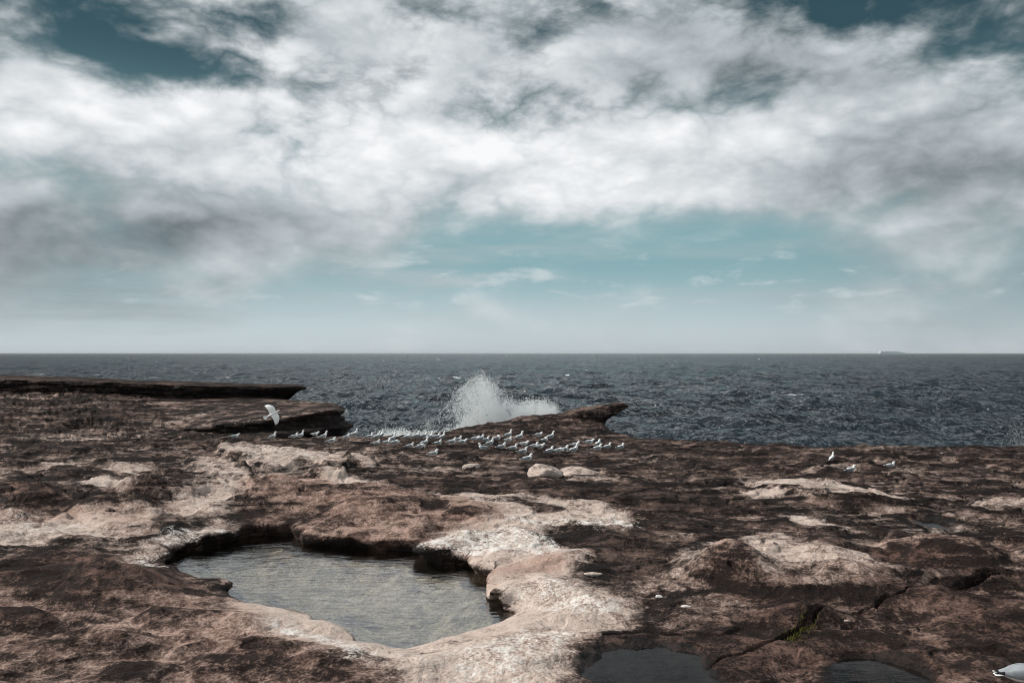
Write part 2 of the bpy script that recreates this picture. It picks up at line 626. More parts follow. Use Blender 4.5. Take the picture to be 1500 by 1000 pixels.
bumps = [  # photo column, photo row of the foot, half width px, half depth m, height m, sharpness, tilt
    (480, 748, 150, 1.7, 0.32, 1.2), (402, 738, 40, 1.5, 0.36, 1.0), (560, 752, 110, 1.3, 0.10, 1.0), (450, 778, 60, 0.5, 0.10, 1.0), (520, 788, 50, 0.35, 0.10, 1.0), (600, 785, 50, 0.35, 0.08, 1.0),
    (48, 742, 38, 0.55, 0.34, 1.5), (140, 748, 30, 0.35, 0.24, 1.6), (203, 748, 28, 0.40, 0.18, 1.3), (170, 728, 58, 0.45, 0.14, 1.6),
    (212, 728, 24, 0.6, 0.14, 1.5), (290, 712, 35, 0.7, 0.18, 1.1), (30, 690, 40, 0.5, 0.15, 1.8), (110, 690, 60, 0.6, 0.08, 1.3),
    (692, 762, 40, 0.45, 0.16, 1.2), (160, 862, 140, 0.75, 0.24, 1.5), (235, 812, 28, 0.30, 0.10, 1.6), (200, 797, 100, 0.35, 0.10, 1.2),
    (60, 965, 90, 0.22, 0.12, 1.1), (150, 948, 80, 0.22, 0.12, 1.2), (240, 905, 35, 0.25, 0.08, 1.0), (20, 915, 60, 0.2, 0.12, 1.2),
    (300, 868, 55, 0.20, 0.10, 1.1), (370, 905, 40, 0.18, 0.06, 1.1),
    (1062, 852, 55, 0.55, 0.30, 0.75), (1085, 862, 45, 0.45, 0.12, 1.0), (1190, 858, 150, 0.9, 0.13, 1.3), (1240, 865, 45, 0.45, 0.12, 1.0), (1320, 865, 45, 0.3, 0.10, 1.1),
    (1445, 858, 90, 0.33, 0.17, 1.3), (1400, 893, 110, 0.28, 0.12, 1.1), (1180, 912, 75, 0.25, 0.15, 1.2), (1240, 935, 75, 0.22, 0.10, 1.1),
    (1370, 925, 90, 0.3, 0.07, 1.1), (1480, 925, 80, 0.35, 0.10, 1.0), (1390, 815, 70, 0.5, 0.12, 1.1),
    (780, 868, 45, 0.38, 0.08, 1.1), (740, 838, 45, 0.30, 0.09, 1.1), (690, 815, 60, 0.40, 0.05, 1.2),
    (320, 665, 18, 0.5, 0.10, 1.2), (287, 661, 16, 0.4, 0.12, 1.2), (1150, 728, 70, 0.8, 0.08, 1.2), (1260, 740, 70, 0.7, 0.08, 1.2),
    (1000, 735, 80, 0.8, 0.06, 1.2), (1320, 700, 30, 0.8, 0.10, 1.2),
    # hollows
    (425, 782, 20, 0.36, -0.30, 2.2), (468, 785, 24, 0.26, -0.20, 1.8), (545, 790, 22, 0.15, -0.16, 1.6), (650, 778, 20, 0.20, -0.18, 1.8), (688, 779, 28, 0.16, -0.15, 1.8),
    (603, 762, 17, 0.18, -0.08, 1.5), (570, 738, 16, 0.25, -0.08, 1.5), (618, 739, 20, 0.3, -0.10, 1.5), (766, 874, 15, 0.24, -0.42, 2.2), (735, 850, 14, 0.16, -0.25, 2.0), (748, 832, 18, 0.13, -0.10, 1.6),
    (450, 692, 26, 0.30, -0.20, 2.0), (310, 700, 35, 0.35, -0.08, 1.6), (250, 762, 45, 0.35, -0.10, 1.6),
    (90, 900, 45, 0.18, -0.10, 1.4), (40, 945, 45, 0.14, -0.10, 1.5), (220, 965, 60, 0.18, -0.10, 1.4), (260, 840, 28, 0.12, -0.06, 1.5), (290, 858, 45, 0.10, -0.10, 1.6),
    (60, 735, 110, 0.25, -0.06, 1.5), (1400, 835, 120, 0.4, -0.08, 1.4), (1250, 925, 60, 0.12, -0.10, 1.5), (340, 735, 60, 0.8, -0.12, 1.2), (160, 718, 30, 0.25, -0.10, 1.6),
]
slabs = [  # flat sheets of stone standing a little proud: outline, height, rounding
    ([(318, 668), (345, 659), (400, 661), (450, 667), (500, 673), (516, 684), (500, 690), (470, 688), (440, 684), (400, 693), (360, 688)], 0.16, 0.10),
    ([(490, 672), (530, 671), (545, 678), (558, 684), (530, 686), (505, 682)], 0.12, 0.10),
    ([(450, 696), (470, 690), (508, 696), (500, 702), (470, 702)], 0.13, 0.10),
    ([(270, 680), (300, 674), (360, 690), (380, 702), (330, 704), (285, 695)], 0.11, 0.12),
    ([(640, 748), (700, 733), (800, 731), (870, 740), (915, 757), (943, 773), (925, 783), (880, 785), (830, 780), (790, 782), (730, 778), (680, 768)], 0.06, 0.30),
    ([(610, 818), (650, 790), (720, 780), (790, 788), (845, 815), (870, 825), (830, 838), (780, 835), (730, 838), (660, 826)], 0.05, 0.22),
    ([(745, 880), (770, 848), (820, 848), (880, 880), (920, 905), (860, 915), (780, 905)], 0.08, 0.30),
    ([(1090, 709), (1180, 709), (1260, 719), (1345, 742), (1290, 746), (1200, 739), (1150, 726)], 0.08, 0.20),
    ([(980, 834), (1010, 812), (1090, 802), (1200, 807), (1280, 819), (1330, 851), (1390, 856), (1340, 874), (1250, 890), (1150, 886), (1080, 872), (1000, 860)], 0.07, 0.22),
    ([(0, 745), (70, 750), (95, 756), (60, 762), (0, 765)], 0.05, 0.15),
    ([(1290, 795), (1400, 792), (1475, 818), (1430, 834), (1330, 815)], 0.08, 0.20),
    ([(1000, 700), (1080, 695), (1120, 705), (1050, 712)], 0.06, 0.2),
    ([(1180, 695), (1260, 690), (1330, 700), (1280, 708)], 0.07, 0.2),
    ([(1400, 735), (1510, 735), (1510, 760), (1440, 752)], 0.07, 0.2),
    ([(-80, 812), (60, 806), (180, 806), (250, 818), (300, 850), (240, 872), (120, 870), (0, 868), (-80, 870)], 0.06, 0.3),
]
bump_w = []
for b in bumps:
    x, y = gp(b[0], b[1])
    bump_w.append((x, y, b[2] * y / F, b[3], b[4], b[5]))
slab_w = [(spline(gpoly(p), 3), h, r) for p, h, r in slabs]
cracks = [
    ([(1510, 850), (1470, 857), (1430, 862), (1400, 868), (1375, 873)], 0.075, 0.04, 0.30),
    ([(1375, 873), (1345, 880), (1310, 890), (1260, 902)], 0.035, 0.015, 0.14),
    ([(1257, 903), (1236, 907), (1205, 908), (1190, 918), (1168, 933), (1145, 945)], 0.03, 0.04, 0.16),
    ([(1145, 945), (1110, 955), (1070, 966), (1035, 978)], 0.025, 0.012, 0.10),
    ([(1070, 866), (1090, 872), (1110, 880), (1130, 884)], 0.03, 0.012, 0.08),
    ([(1440, 838), (1380, 842), (1330, 850)], 0.02, 0.01, 0.06),
    ([(390, 712), (372, 725), (365, 745), (360, 770)], 0.05, 0.03, 0.06),
]
crack_w = [(gpoly(p), a, b, d) for p, a, b, d in cracks]


def height(X, Y):
    U = 750.0 + F * X / np.maximum(Y, 3.0)
    z = 0.075 * fbm(X, Y, 0.22, 4, 0.5, 1.0)
    amp = np.interp(Y, [5, 12, 20, 30], [0.9, 1.0, 0.9, 0.8])
    wx = X + 0.35 * fbm(X, Y, 0.7, 3, 0.5, 5.0)
    wy = Y + 0.35 * fbm(X, Y, 0.7, 3, 0.5, 6.0)
    # worn hollows with crisp rims
    rd = fbm(wx, wy * 1.25, 0.50, 3, 0.36, 2.0, ridge=True)
    z += amp * 0.135 * (rd - 0.45)
    # bedding planes: low broken steps
    tn = fbm(wx * 0.55, wy, 0.42, 5, 0.52, 3.0) * 5.0 + Y * 0.10
    fl = np.floor(tn)
    fr = tn - fl
    stp = (fl + sstep(0.0, 0.13, fr) + 0.12 * fr) * 0.085
    stp = stp - (tn * 0.085)
    tw = np.interp(U, [-200, 300, 900, 1500], [1.1, 0.8, 0.75, 1.0]) * np.interp(Y, [6, 11, 16, 28, 31], [0.4, 0.6, 1.0, 1.25, 1.25]) * (1 + 0.9 * sstep(27, 31, Y) * sstep(330, 200, U))
    z += stp * tw
    # flat topped knobs left by the weathering, commonest on the left
    kn = fbm(wx * 0.7, wy, 0.36, 4, 0.5, 22.0)
    knob = sstep(0.08, 0.22, kn) * np.interp(U, [-200, 330, 420, 1100, 1500], [0.16, 0.14, 0.02, 0.03, 0.08]) * np.interp(Y, [7, 11, 15, 26, 30], [0.2, 0.3, 1, 1, 0.4])
    z += knob
    z += 0.030 * fbm(wx, wy, 2.1, 5, 0.6, 8.0)
    z += 0.011 * fbm(X, Y, 6.5, 4, 0.62, 9.0, ridge=True) * np.interp(Y, [6, 20, 40], [1.0, 1.3, 1.8])
    for (x, y, rx, ry, h, p) in bump_w:
        k = (np.abs(X - x) < 3 * rx) & (np.abs(Y - y) < 3 * ry)
        if not k.any():
            continue
        qx = (wx[k] * 0.35 + X[k] * 0.65 - x) / rx
        qy = (wy[k] * 0.35 + Y[k] * 0.65 - y) / ry
        z[k] += h * np.exp(-np.power(qx * qx + qy * qy, p))
    for poly, h, r in slab_w:
        lo, hi = poly.min(0) - 0.8, poly.max(0) + 0.8
        k = (X > lo[0]) & (X < hi[0]) & (Y > lo[1]) & (Y < hi[1])
        if not k.any():
            continue
        s = sdf(X[k], Y[k], poly) + 0.16 * fbm(X[k], Y[k], 1.5, 4, 0.55, 12.0)
        z[k] += h * sstep(r * 0.5, -r, s)
    for pts, w0, w1, dep in crack_w:
        lo, hi = pts.min(0) - 0.6, pts.max(0) + 0.6
        k = (X > lo[0]) & (X < hi[0]) & (Y > lo[1]) & (Y < hi[1])
        if not k.any():
            continue
        d, t = line_dist(X[k] + 0.05 * fbm(X[k], Y[k], 3.0, 3, 0.5, 14.0), Y[k] + 0.05 * fbm(X[k], Y[k], 3.0, 3, 0.5, 15.0), pts)
        w = w0 + (w1 - w0) * t
        z[k] -= dep * sstep(1.5, 0.7, d / w)
    rel = z.copy()
    # the shelf rising at the back left
    t = sstep(29.8, 31.5, Y) * sstep(330, 200, U)
    z += t * np.maximum(far_z(np.minimum(U, 200), Y), 0.0)
    # flatten the places where rain and spray lie in puddles
    for nme, (poly, zp) in puddle_polys.items():
        lo, hi = poly.min(0) - 1.0, poly.max(0) + 1.0
        k = (X > lo[0]) & (X < hi[0]) & (Y > lo[1]) & (Y < hi[1])
        if not k.any():
            continue
        s = sdf(X[k], Y[k], poly) + 0.22 * fbm(X[k], Y[k], 1.8, 4, 0.5, 16.0)
        t = sstep(0.16, -0.05, s)
        base = zp + 0.02 + np.clip(s, -0.3, 0.3) * 0.25 + 0.075 * fbm(X[k], Y[k], 2.2, 5, 0.55, 3.0)
        z[k] = z[k] * (1 - t) + base * t
    # the wedge of rock that climbs towards the splash
    zb = np.interp(U, [600, 622, 700, 760, 830, 880, 893, 910], [0, 0.02, 0.22, 0.46, 0.58, 0.34, 0.05, 0.0])
    ed = edge_d(U)
    z += zb * sstep(30.0, 34.4, Y) ** 0.8 * 1.02
    return z, U, ed, rel


def terrain(X, Y):
    z, U, ed, rel = height(X, Y)
    terrain.rel = rel
    # seaward edge
    e = Y - ed + 0.30 * fbm(X, Y * 0.3, 0.6, 4, 0.55, 20.0)
    z = z - 7.0 * sstep(-0.05, 0.9, e) - 0.10 * sstep(-0.8, 0.0, e)
    return z


def pool_shape(X, Y, z):
    """sink the rock pool; the rim leans out over the water"""
    lo, hi = pool_poly.min(0) - 1.6, pool_poly.max(0) + 1.6
    k = (X > lo[0]) & (X < hi[0]) & (Y > lo[1]) & (Y < hi[1])
    x, y, zz = X[k], Y[k], z[k].copy()
    s, gx, gy = sdf(x, y, pool_poly, True)
    s = s + 0.13 * (np.abs(fbm(x, y, 1.15, 2, 0.4, 30.0)) * 2 - 0.5)
    rough = fbm(x, y, 3.0, 4, 0.55, 31.0)
    # how high the bank stands (low on the camera's side and front left)
    Lp, Rp = np.array(gp(236, 829, POOL_Z)), np.array(gp(762, 893, POOL_Z))
    dv = (Rp - Lp) / np.linalg.norm(Rp - Lp)
    sd = -(x - Lp[0]) * dv[1] + (y - Lp[1]) * dv[0]
    near = sstep(0.15, -0.35, sd)
    sp = np.maximum(s, 0)
    lump = fbm(x, y, 1.3, 3, 0.45, 35.0)
    cap_far = POOL_Z + 0.20 + 0.22 * sp + 0.12 * lump
    cap_near = POOL_Z + 0.05 + 0.22 * sp + 0.06 * lump
    cap = cap_far * (1 - near) + cap_near * near
    kk = 0.05
    dd = np.clip(0.5 + 0.5 * (cap - zz) / kk / 2, 0, 1)
    low = cap * (1 - dd) + zz * dd - kk * dd * (1 - dd)
    low = np.maximum(low, POOL_Z + 0.06 * (1 - near) + 0.02)
    wgt = sstep(1.5, 0.5, s)
    rim = zz * (1 - wgt) + low * wgt
    drop = sstep(0.16, 0.0, s) ** 2 * (0.07 - 0.05 * near)
    wall = sstep(0.03, -0.10, s)
    floor = POOL_Z - 0.10 - 0.34 * sstep(0.0, 1.1, -s) + 0.05 * rough
    znew = (rim - drop) * (1 - wall) + floor * wall
    over = (0.15 + 0.26 * fbm(x, y, 1.1, 2, 0.45, 33.0)) * (1 - 0.8 * near)
    off = -over * sstep(0.30, 0.02, s) * sstep(-0.02, 0.03, s) + 0.12 * sstep(0.0, -0.08, s) * sstep(-0.5, -0.14, s)
    Xn, Yn, Zn = X.copy(), Y.copy(), z.copy()
    Xn[k] = x + gx * off
    Yn[k] = y + gy * off
    Zn[k] = znew
    S = np.full(X.shape, 9.0)
    S[k] = s
    return Xn, Yn, Zn, S


def settle_puddles():
    done = {}
    for nme, (p, zp) in puddles.items():
        for _ in range(4):
            poly = spline(gpoly(p, zp), 3)
            zz = terrain(poly[:, 0].copy(), poly[:, 1].copy())
            zp = 0.4 * zp + 0.6 * float(np.percentile(zz, 60 if zp > 0.1 else 30) - 0.035)
        done[nme] = (spline(gpoly(p, zp), 3), zp)
    puddle_polys.update(done)


settle_puddles()

# ------------------------------------------------------------------ rock platform: colour areas
pale_areas = [
    ([(365, 712), (400, 703), (470, 705), (620, 740), (650, 765), (600, 805), (440, 798), (370, 785)], 0.36, 0.3),
    ([(-60, 870), (100, 875), (280, 865), (380, 905), (520, 965), (480, 1030), (200, 1060), (-60, 1060)], 0.08, 0.4),
    ([(618, 806), (650, 782), (690, 770), (640, 760), (640, 738), (700, 726), (800, 727), (870, 737), (915, 754), (943, 772), (925, 782), (880, 784), (830, 778), (800, 782), (795, 792),
      (830, 807), (865, 820), (850, 832), (840, 840), (870, 855), (905, 885), (925, 905), (890, 930), (850, 945), (840, 975), (820, 1020), (700, 1030), (600, 995), (520, 962), (450, 950), (400, 930), (365, 905), (340, 875), (420, 850), (600, 850)], 0.60, 0.30),
    ([(480, 696), (560, 708), (620, 732), (640, 745), (560, 738), (500, 718), (465, 706)], 0.50, 0.25),
    ([(318, 666), (345, 658), (400, 660), (450, 666), (500, 671), (516, 684), (500, 690), (470, 688), (440, 684), (400, 693), (360, 688)], 0.55, 0.25),
    ([(490, 671), (530, 670), (558, 684), (530, 686), (505, 681)], 0.5, 0.2),
    ([(450, 696), (470, 690), (508, 696), (500, 702), (470, 702)], 0.45, 0.2),
    ([(270, 680), (300, 674), (360, 690), (380, 702), (330, 704), (285, 695)], 0.35, 0.3),
    ([(280, 708), (330, 703), (362, 712), (355, 762), (330, 778), (290, 785), (265, 765), (255, 735)], 0.36, 0.35),
    ([(120, 712), (200, 710), (215, 722), (190, 735), (150, 728)], 0.60, 0.25),
    ([(85, 752), (260, 748), (280, 766), (120, 770)], 0.42, 0.3),
    ([(-60, 760), (80, 757), (150, 770), (155, 788), (60, 796), (-60, 800)], 0.34, 0.3),
    ([(150, 684), (210, 682), (230, 694), (160, 701)], 0.40, 0.3),
    ([(60, 683), (110, 680), (120, 692), (60, 694)], 0.3, 0.3),
    ([(240, 788), (350, 772), (360, 785), (270, 812), (180, 822), (190, 810)], 0.30, 0.2),
    ([(975, 832), (1010, 812), (1090, 801), (1200, 806), (1280, 818), (1330, 848), (1400, 853), (1340, 873), (1250, 888), (1150, 884), (1080, 871), (1000, 860)], 0.52, 0.40),
    ([(1090, 707), (1180, 708), (1260, 718), (1345, 741), (1290, 745), (1200, 738), (1150, 725)], 0.62, 0.3),
    ([(1090, 724), (1140, 722), (1150, 732), (1100, 731)], 0.58, 0.25),
    ([(1150, 762), (1200, 767), (1258, 780), (1200, 776)], 0.55, 0.2),
    ([(1290, 793), (1400, 790), (1475, 818), (1430, 832), (1340, 812)], 0.42, 0.35),
    ([(1410, 735), (1520, 737), (1520, 760), (1430, 750)], 0.45, 0.3),
    ([(1085, 792), (1150, 787), (1155, 797), (1100, 800)], 0.36, 0.15),
    ([(960, 792), (1000, 785), (1020, 792), (980, 798)], 0.35, 0.12),
    ([(1180, 692), (1230, 690), (1260, 697), (1200, 700)], 0.35, 0.2),
    ([(1290, 698), (1340, 696), (1350, 704), (1300, 706)], 0.35, 0.2),
    ([(1000, 720), (1060, 716), (1060, 724), (1010, 727)], 0.25, 0.2),
    ([(200, 604), (330, 606), (310, 614), (210, 612)], 0.22, 0.5),
    ([(0, 640), (120, 634), (250, 640), (140, 648), (0, 650)], 0.16, 0.6),
    ([(760, 690), (860, 694), (930, 705), (840, 712), (770, 704)], 0.20, 0.3),
    ([(640, 720), (700, 716), (720, 722), (660, 726)], 0.2, 0.2),
    # darker crust
    ([(40, 828), (180, 818), (270, 842), (250, 872), (100, 870), (20, 855)], -0.20, 0.3),
    ([(-40, 905), (110, 900), (130, 935), (60, 955), (-40, 960)], -0.16, 0.25),
    ([(120, 965), (210, 958), (225, 995), (120, 1010)], -0.18, 0.25),
    ([(800, 786), (940, 788), (1000, 795), (975, 835), (900, 852), (868, 838), (875, 818), (800, 792)], -0.26, 0.25),
    ([(1100, 832), (1220, 830), (1235, 840), (1130, 846)], -0.36, 0.12),
    ([(760, 742), (800, 745), (835, 757), (800, 760), (770, 752)], -0.45, 0.12),
    ([(700, 738), (755, 733), (800, 738), (730, 743)], -0.25, 0.12),
    ([(560, 696), (700, 706), (900, 722), (1080, 745), (950, 760), (900, 742), (640, 724)], -0.20, 0.4),
    ([(840, 1000), (835, 965), (870, 940), (1000, 930), (1150, 940), (1250, 940), (1400, 980), (1400, 1100), (840, 1100)], -0.22, 0.3),
    ([(1250, 800), (1330, 810), (1400, 838), (1330, 842), (1280, 825)], -0.28, 0.2),
    ([(700, 930), (790, 925), (800, 955), (770, 965), (720, 950)], -0.15, 0.15),
    ([(380, 940), (520, 965), (640, 1000), (640, 1080), (200, 1080), (250, 985)], -0.12, 0.3),
]
white_areas = [
    ([(620, 812), (650, 790), (720, 780), (790, 786), (850, 815), (830, 822), (760, 820), (680, 815)], 0.34, 0.2),
    ([(740, 765), (850, 768), (900, 760), (942, 773), (925, 782), (880, 784), (830, 778), (760, 776)], 0.40, 0.25),
    ([(770, 862), (800, 852), (880, 885), (900, 905), (850, 905), (790, 900)], 0.30, 0.25),
    ([(640, 960), (760, 925), (850, 920), (830, 960), (760, 1000), (660, 990)], 0.27, 0.3),
    ([(430, 915), (480, 915), (560, 950), (540, 968), (470, 950)], 0.36, 0.2),
    ([(380, 895), (430, 905), (440, 920), (390, 915)], 0.32, 0.15),
    ([(480, 790), (560, 788), (640, 800), (620, 806), (520, 800)], 0.22, 0.15),
    ([(230, 785), (350, 775), (345, 788), (250, 806)], 0.26, 0.15),
    ([(0, 762), (80, 760), (130, 772), (60, 790), (0, 790)], 0.18, 0.3),
    ([(180, 815), (240, 805), (250, 822), (200, 828)], 0.22, 0.15),
    ([(330, 662), (400, 662), (500, 676), (490, 686), (420, 680)], 0.18, 0.25),
]
red_areas = [
    ([(355, 708), (400, 700), (470, 702), (620, 738), (650, 765), (600, 805), (440, 798), (365, 785)], 0.95, 0.3),
    ([(1020, 850), (1060, 820), (1100, 835), (1110, 870), (1050, 872)], 0.75, 0.25),
    ([(-60, 830), (270, 820), (350, 870), (420, 930), (560, 975), (600, 1100), (-60, 1100)], 0.55, 0.4),
    ([(0, 720), (100, 720), (110, 765), (0, 770)], 0.6, 0.3),
    ([(640, 745), (720, 745), (740, 770), (650, 772)], 0.7, 0.25),
    ([(690, 838), (800, 820), (840, 832), (760, 850), (700, 850)], 0.6, 0.2),
    ([(1100, 870), (1500, 860), (1600, 1100), (1050, 1100)], 0.45, 0.4),
    ([(1280, 790), (1480, 790), (1480, 840), (1300, 830)], 0.5, 0.3),
    ([(100, 735), (260, 735), (260, 765), (100, 765)], 0.3, 0.3),
]


def prep(areas):
    return [(spline(gpoly(p), 2), v, s) for p, v, s in areas]


pale_w, white_w, red_w = prep(pale_areas), prep(white_areas), prep(red_areas)


def area_sum(X, Y, areas, wob, init, mode='add'):
    r = init.copy()
    for poly, val, soft in areas:
        lo, hi = poly.min(0) - 1.2, poly.max(0) + 1.2
        k = (X > lo[0]) & (X < hi[0]) & (Y > lo[1]) & (Y < hi[1])
        if not k.any():
            continue
        s = sdf(X[k], Y[k], poly) + wob[k]
        r[k] += val * sstep(soft * 0.9, -soft * 1.3, s)
    return r


def masks_for(X, Y, S=None, rel=None):
    U = 750.0 + F * X / np.maximum(Y, 3.0)
    wob = 0.30 * fbm(X, Y, 0.9, 5, 0.58, 40.0)
    base = np.interp(U, [-300, 250, 700, 1000, 1800], [0.42, 0.44, 0.33, 0.31, 0.35]) + 0.24 * fbm(X * 0.7, Y, 0.45, 5, 0.55, 41.0)
    base += np.interp(Y, [6, 9, 24, 29, 33], [-0.02, 0.0, 0.0, -0.06, -0.10])
    if rel is not None:
        base = base - np.clip(1.3 * (rel - 0.05), -0.20, 0.20)     # tops keep their dark crust, hollows are scoured
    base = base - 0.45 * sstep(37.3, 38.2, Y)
    pale = np.clip(area_sum(X, Y, pale_w, wob, base), 0.0, 1.1)
    white = np.clip(area_sum(X, Y, white_w, wob, np.zeros_like(X)), 0, 1)
    red = np.clip(area_sum(X, Y, red_w, wob, 0.34 + 0.25 * fbm(X, Y, 0.5, 4, 0.5, 42.0)), 0, 1)
    wet = np.zeros_like(X)
    for nme, (poly, zp) in puddle_polys.items():
        lo, hi = poly.min(0) - 1.0, poly.max(0) + 1.0
        k = (X > lo[0]) & (X < hi[0]) & (Y > lo[1]) & (Y < hi[1])
        if k.any():
            s = sdf(X[k], Y[k], poly) + 0.5 * wob[k]
            wet[k] = np.maximum(wet[k], sstep(0.26, -0.02, s + 0.10) * (zp < 0.1))
    if S is not None:
        # pool bed: olive silt, lower bank stained
        pale = np.where(S < -0.16, 0.66, pale)
        stain = sstep(0.11, 0.03, S) * (S > -0.3)
        pale = pale - 0.45 * stain
        white = white * (1 - stain)
        wet = np.maximum(wet, 0.50 * stain)
        white = np.where(S < 0.0, 0.0, white)
        red = np.where(S < 0.03, np.maximum(red, 0.6), red)
        wet = np.maximum(wet, 0.55 * sstep(0.0, -0.08, S) * sstep(-0.5, -0.2, S))
        red = np.where(S < -0.2, 0.25, red)
        white = np.where(S < -0.3, 0.10, white)
    return np.stack([pale, white, red, wet], -1)


# rows get wider with distance, columns fan out
ys = [5.2]
while ys[-1] < 43.0:
    ys.append(ys[-1] + 0.0170 * (max(ys[-1], 7.0) / 8.0) ** 1.45)
ys = np.array(ys)
tc = np.concatenate([np.linspace(-1.6, -0.74, 60)[:-1], np.linspace(-0.74, 0.74, 985), np.linspace(0.74, 1.6, 60)[1:]])
ys_b = np.linspace(-25, 5.2, 40)[:-1]
Yg = np.concatenate([np.repeat(ys_b[:, None], len(tc), 1), np.repeat(ys[:, None], len(tc), 1)])
Xg = tc[None, :] * np.maximum(Yg, 5.2)
nr, nc = Yg.shape
X, Y = Xg.ravel(), Yg.ravel()
Z = terrain(X, Y)
REL = terrain.rel
Xn, Yn, Zn, S = pool_shape(X, Y, Z)
me = mesh_np('rock_platform', np.stack([Xn, Yn, Zn], -1), grid_faces(nr, nc), M_rock, True, masks_for(X, Y, S, REL))
link('rock_platform', me, kind='structure', label='weathered brown and pale sandstone platform with hollows and cracks', cat='rock')


def ground_z(x, y):
    a, b = np.array([x], float), np.array([y], float)
    return float(terrain(a, b)[0])


def on_ground(u, v):
    """point of the platform seen at a place of the photograph"""
    z = 0.0
    for _ in range(8):
        x, y = gp(u, v, z)
        z = 0.5 * z + 0.5 * ground_z(x, y)
    return x, y, ground_z(x, y)


# ------------------------------------------------------------------ water in the rock
def sheet(name, poly, z, mat, grow, **kw):
    c = poly.mean(0)
    p = poly + (poly - c) / np.linalg.norm(poly - c, axis=1)[:, None] * grow
    bm = bmesh.new()
    vs = [bm.verts.new((x, y, z)) for x, y in p]
    bm.faces.new(vs)
    bmesh.ops.triangulate(bm, faces=bm.faces[:])
    bmesh.ops.recalc_face_normals(bm, faces=bm.faces[:])
    if bm.faces[0].normal.z < 0:
        bmesh.ops.reverse_faces(bm, faces=bm.faces[:])
    m_ = bpy.data.meshes.new(name)
    bm.to_mesh(m_)
    bm.free()
    m_.materials.append(mat)
    return link(name, m_, **kw)


sheet('pool_water', pool_poly, POOL_Z, M_pool, 0.10, kind='structure', label='rippled greenish water filling the rock pool', cat='water')
for k, (poly, z) in puddle_polys.items():
    sheet('puddle_water', poly, z, M_puddle, 0.10, kind='structure')


# ------------------------------------------------------------------ ledges at the back left
def noise3(P, s, seed):
    return (fbm(P[:, 0] + 0.7 * P[:, 2], P[:, 1] - 1.3 * P[:, 2], s, 4, 0.55, seed) + fbm(P[:, 0] - 1.1 * P[:, 2], P[:, 2] * 1.9 + 0.3 * P[:, 1], s, 4, 0.55, seed + 3)) * 0.5


def U_of(x, y):
    return 750.0 + F * x / np.maximum(y, 3)


def ledge(name, outline, ztop, zbot, profile, mrings=46, seed=1.0, label=None, under=lambda x, y: 1.0):
    """slab of bedded rock: rings from the foot up the face, over the lip and across the top"""
    P = spline(outline, 26)
    # even spacing
    seg = np.linalg.norm(np.roll(P, -1, 0) - P, axis=1)
    cs = np.concatenate([[0], np.cumsum(seg)])
    n = int(cs[-1] / 0.05)
    tt = np.linspace(0, cs[-1], n, endpoint=False)
    PP = np.vstack([P, P[:1]])
    P = np.stack([np.interp(tt, cs, PP[:, i]) for i in (0, 1)], -1)
    tang = np.roll(P, -1, 0) - np.roll(P, 1, 0)
    tang /= np.linalg.norm(tang, axis=1)[:, None]
    area = 0.5 * np.sum(P[:, 0] * np.roll(P[:, 1], -1) - np.roll(P[:, 0], -1) * P[:, 1])
    nrm2 = np.stack([tang[:, 1], -tang[:, 0]], -1) * (1 if area > 0 else -1)
    zt = ztop(P[:, 0], P[:, 1])
    hs, of = np.array(profile).T
    rings = []
    lev = np.concatenate([np.linspace(0, 0.62, 8)[:-1], np.linspace(0.62, 1, 44)])
    for h in lev:
        o = np.interp(h, hs, of)
        z = zbot + (zt - zbot) * h
        q = np.stack([P[:, 0], P[:, 1], z], -1)
        lay = np.floor(z / 0.13 + 0.5 * fbm(P[:, 0], P[:, 1], 0.25, 2, 0.5, seed + 11))
        strata = 0.30 * fbm(P[:, 0] * 0.9 + lay * 5.3, P[:, 1] * 0.9 - lay * 3.7, 0.8, 4, 0.6, seed + 13) + 0.10 * fbm(z * 3.2 + 0.15 * P[:, 0], P[:, 0] * 0.12, 1.6, 3, 0.6, seed + 5)
        o = o * under(P[:, 0], P[:, 1]) * (0.75 + 0.9 * fbm(P[:, 0], P[:, 1], 0.35, 4, 0.5, seed + 9)) + strata + 0.16 * noise3(q, 0.9, seed) + 0.05 * noise3(q, 4.0, seed + 2)
        rings.append(np.column_stack([P + nrm2 * o[:, None], z]))
    lip = rings[-1][:, :2]
    cen = lip.mean(0)
    for i in range(1, mrings + 1):
        k = 1 - (i / mrings) ** 1.25 * 0.999
        q = cen + (lip - cen) * k
        z = ztop(q[:, 0], q[:, 1]) + 0.07 * fbm(q[:, 0] * 0.6, q[:, 1], 0.8, 5, 0.58, seed + 7) + 0.03 * (1 - np.exp(-(1 - k) * 60))
        rings.append(np.column_stack([q, z]))
    V = np.concatenate(rings)
    f = grid_faces(len(rings), n, True)
    if area < 0:
        f = f[:, ::-1]
    mk = masks_for(V[:, 0], V[:, 1])
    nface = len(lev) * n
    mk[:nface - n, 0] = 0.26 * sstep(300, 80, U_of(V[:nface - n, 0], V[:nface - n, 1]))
    mk[:nface - n, 3] = 0.53 * sstep(60, 260, U_of(V[:nface - n, 0], V[:nface - n, 1]))  # damp algae, deepened to put the face's shade into the colour
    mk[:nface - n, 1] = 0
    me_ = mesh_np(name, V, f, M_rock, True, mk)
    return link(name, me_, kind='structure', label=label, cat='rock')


def ud(lst):
    return np.array([((u - 750.0) / F * d, d) for u, d in lst])


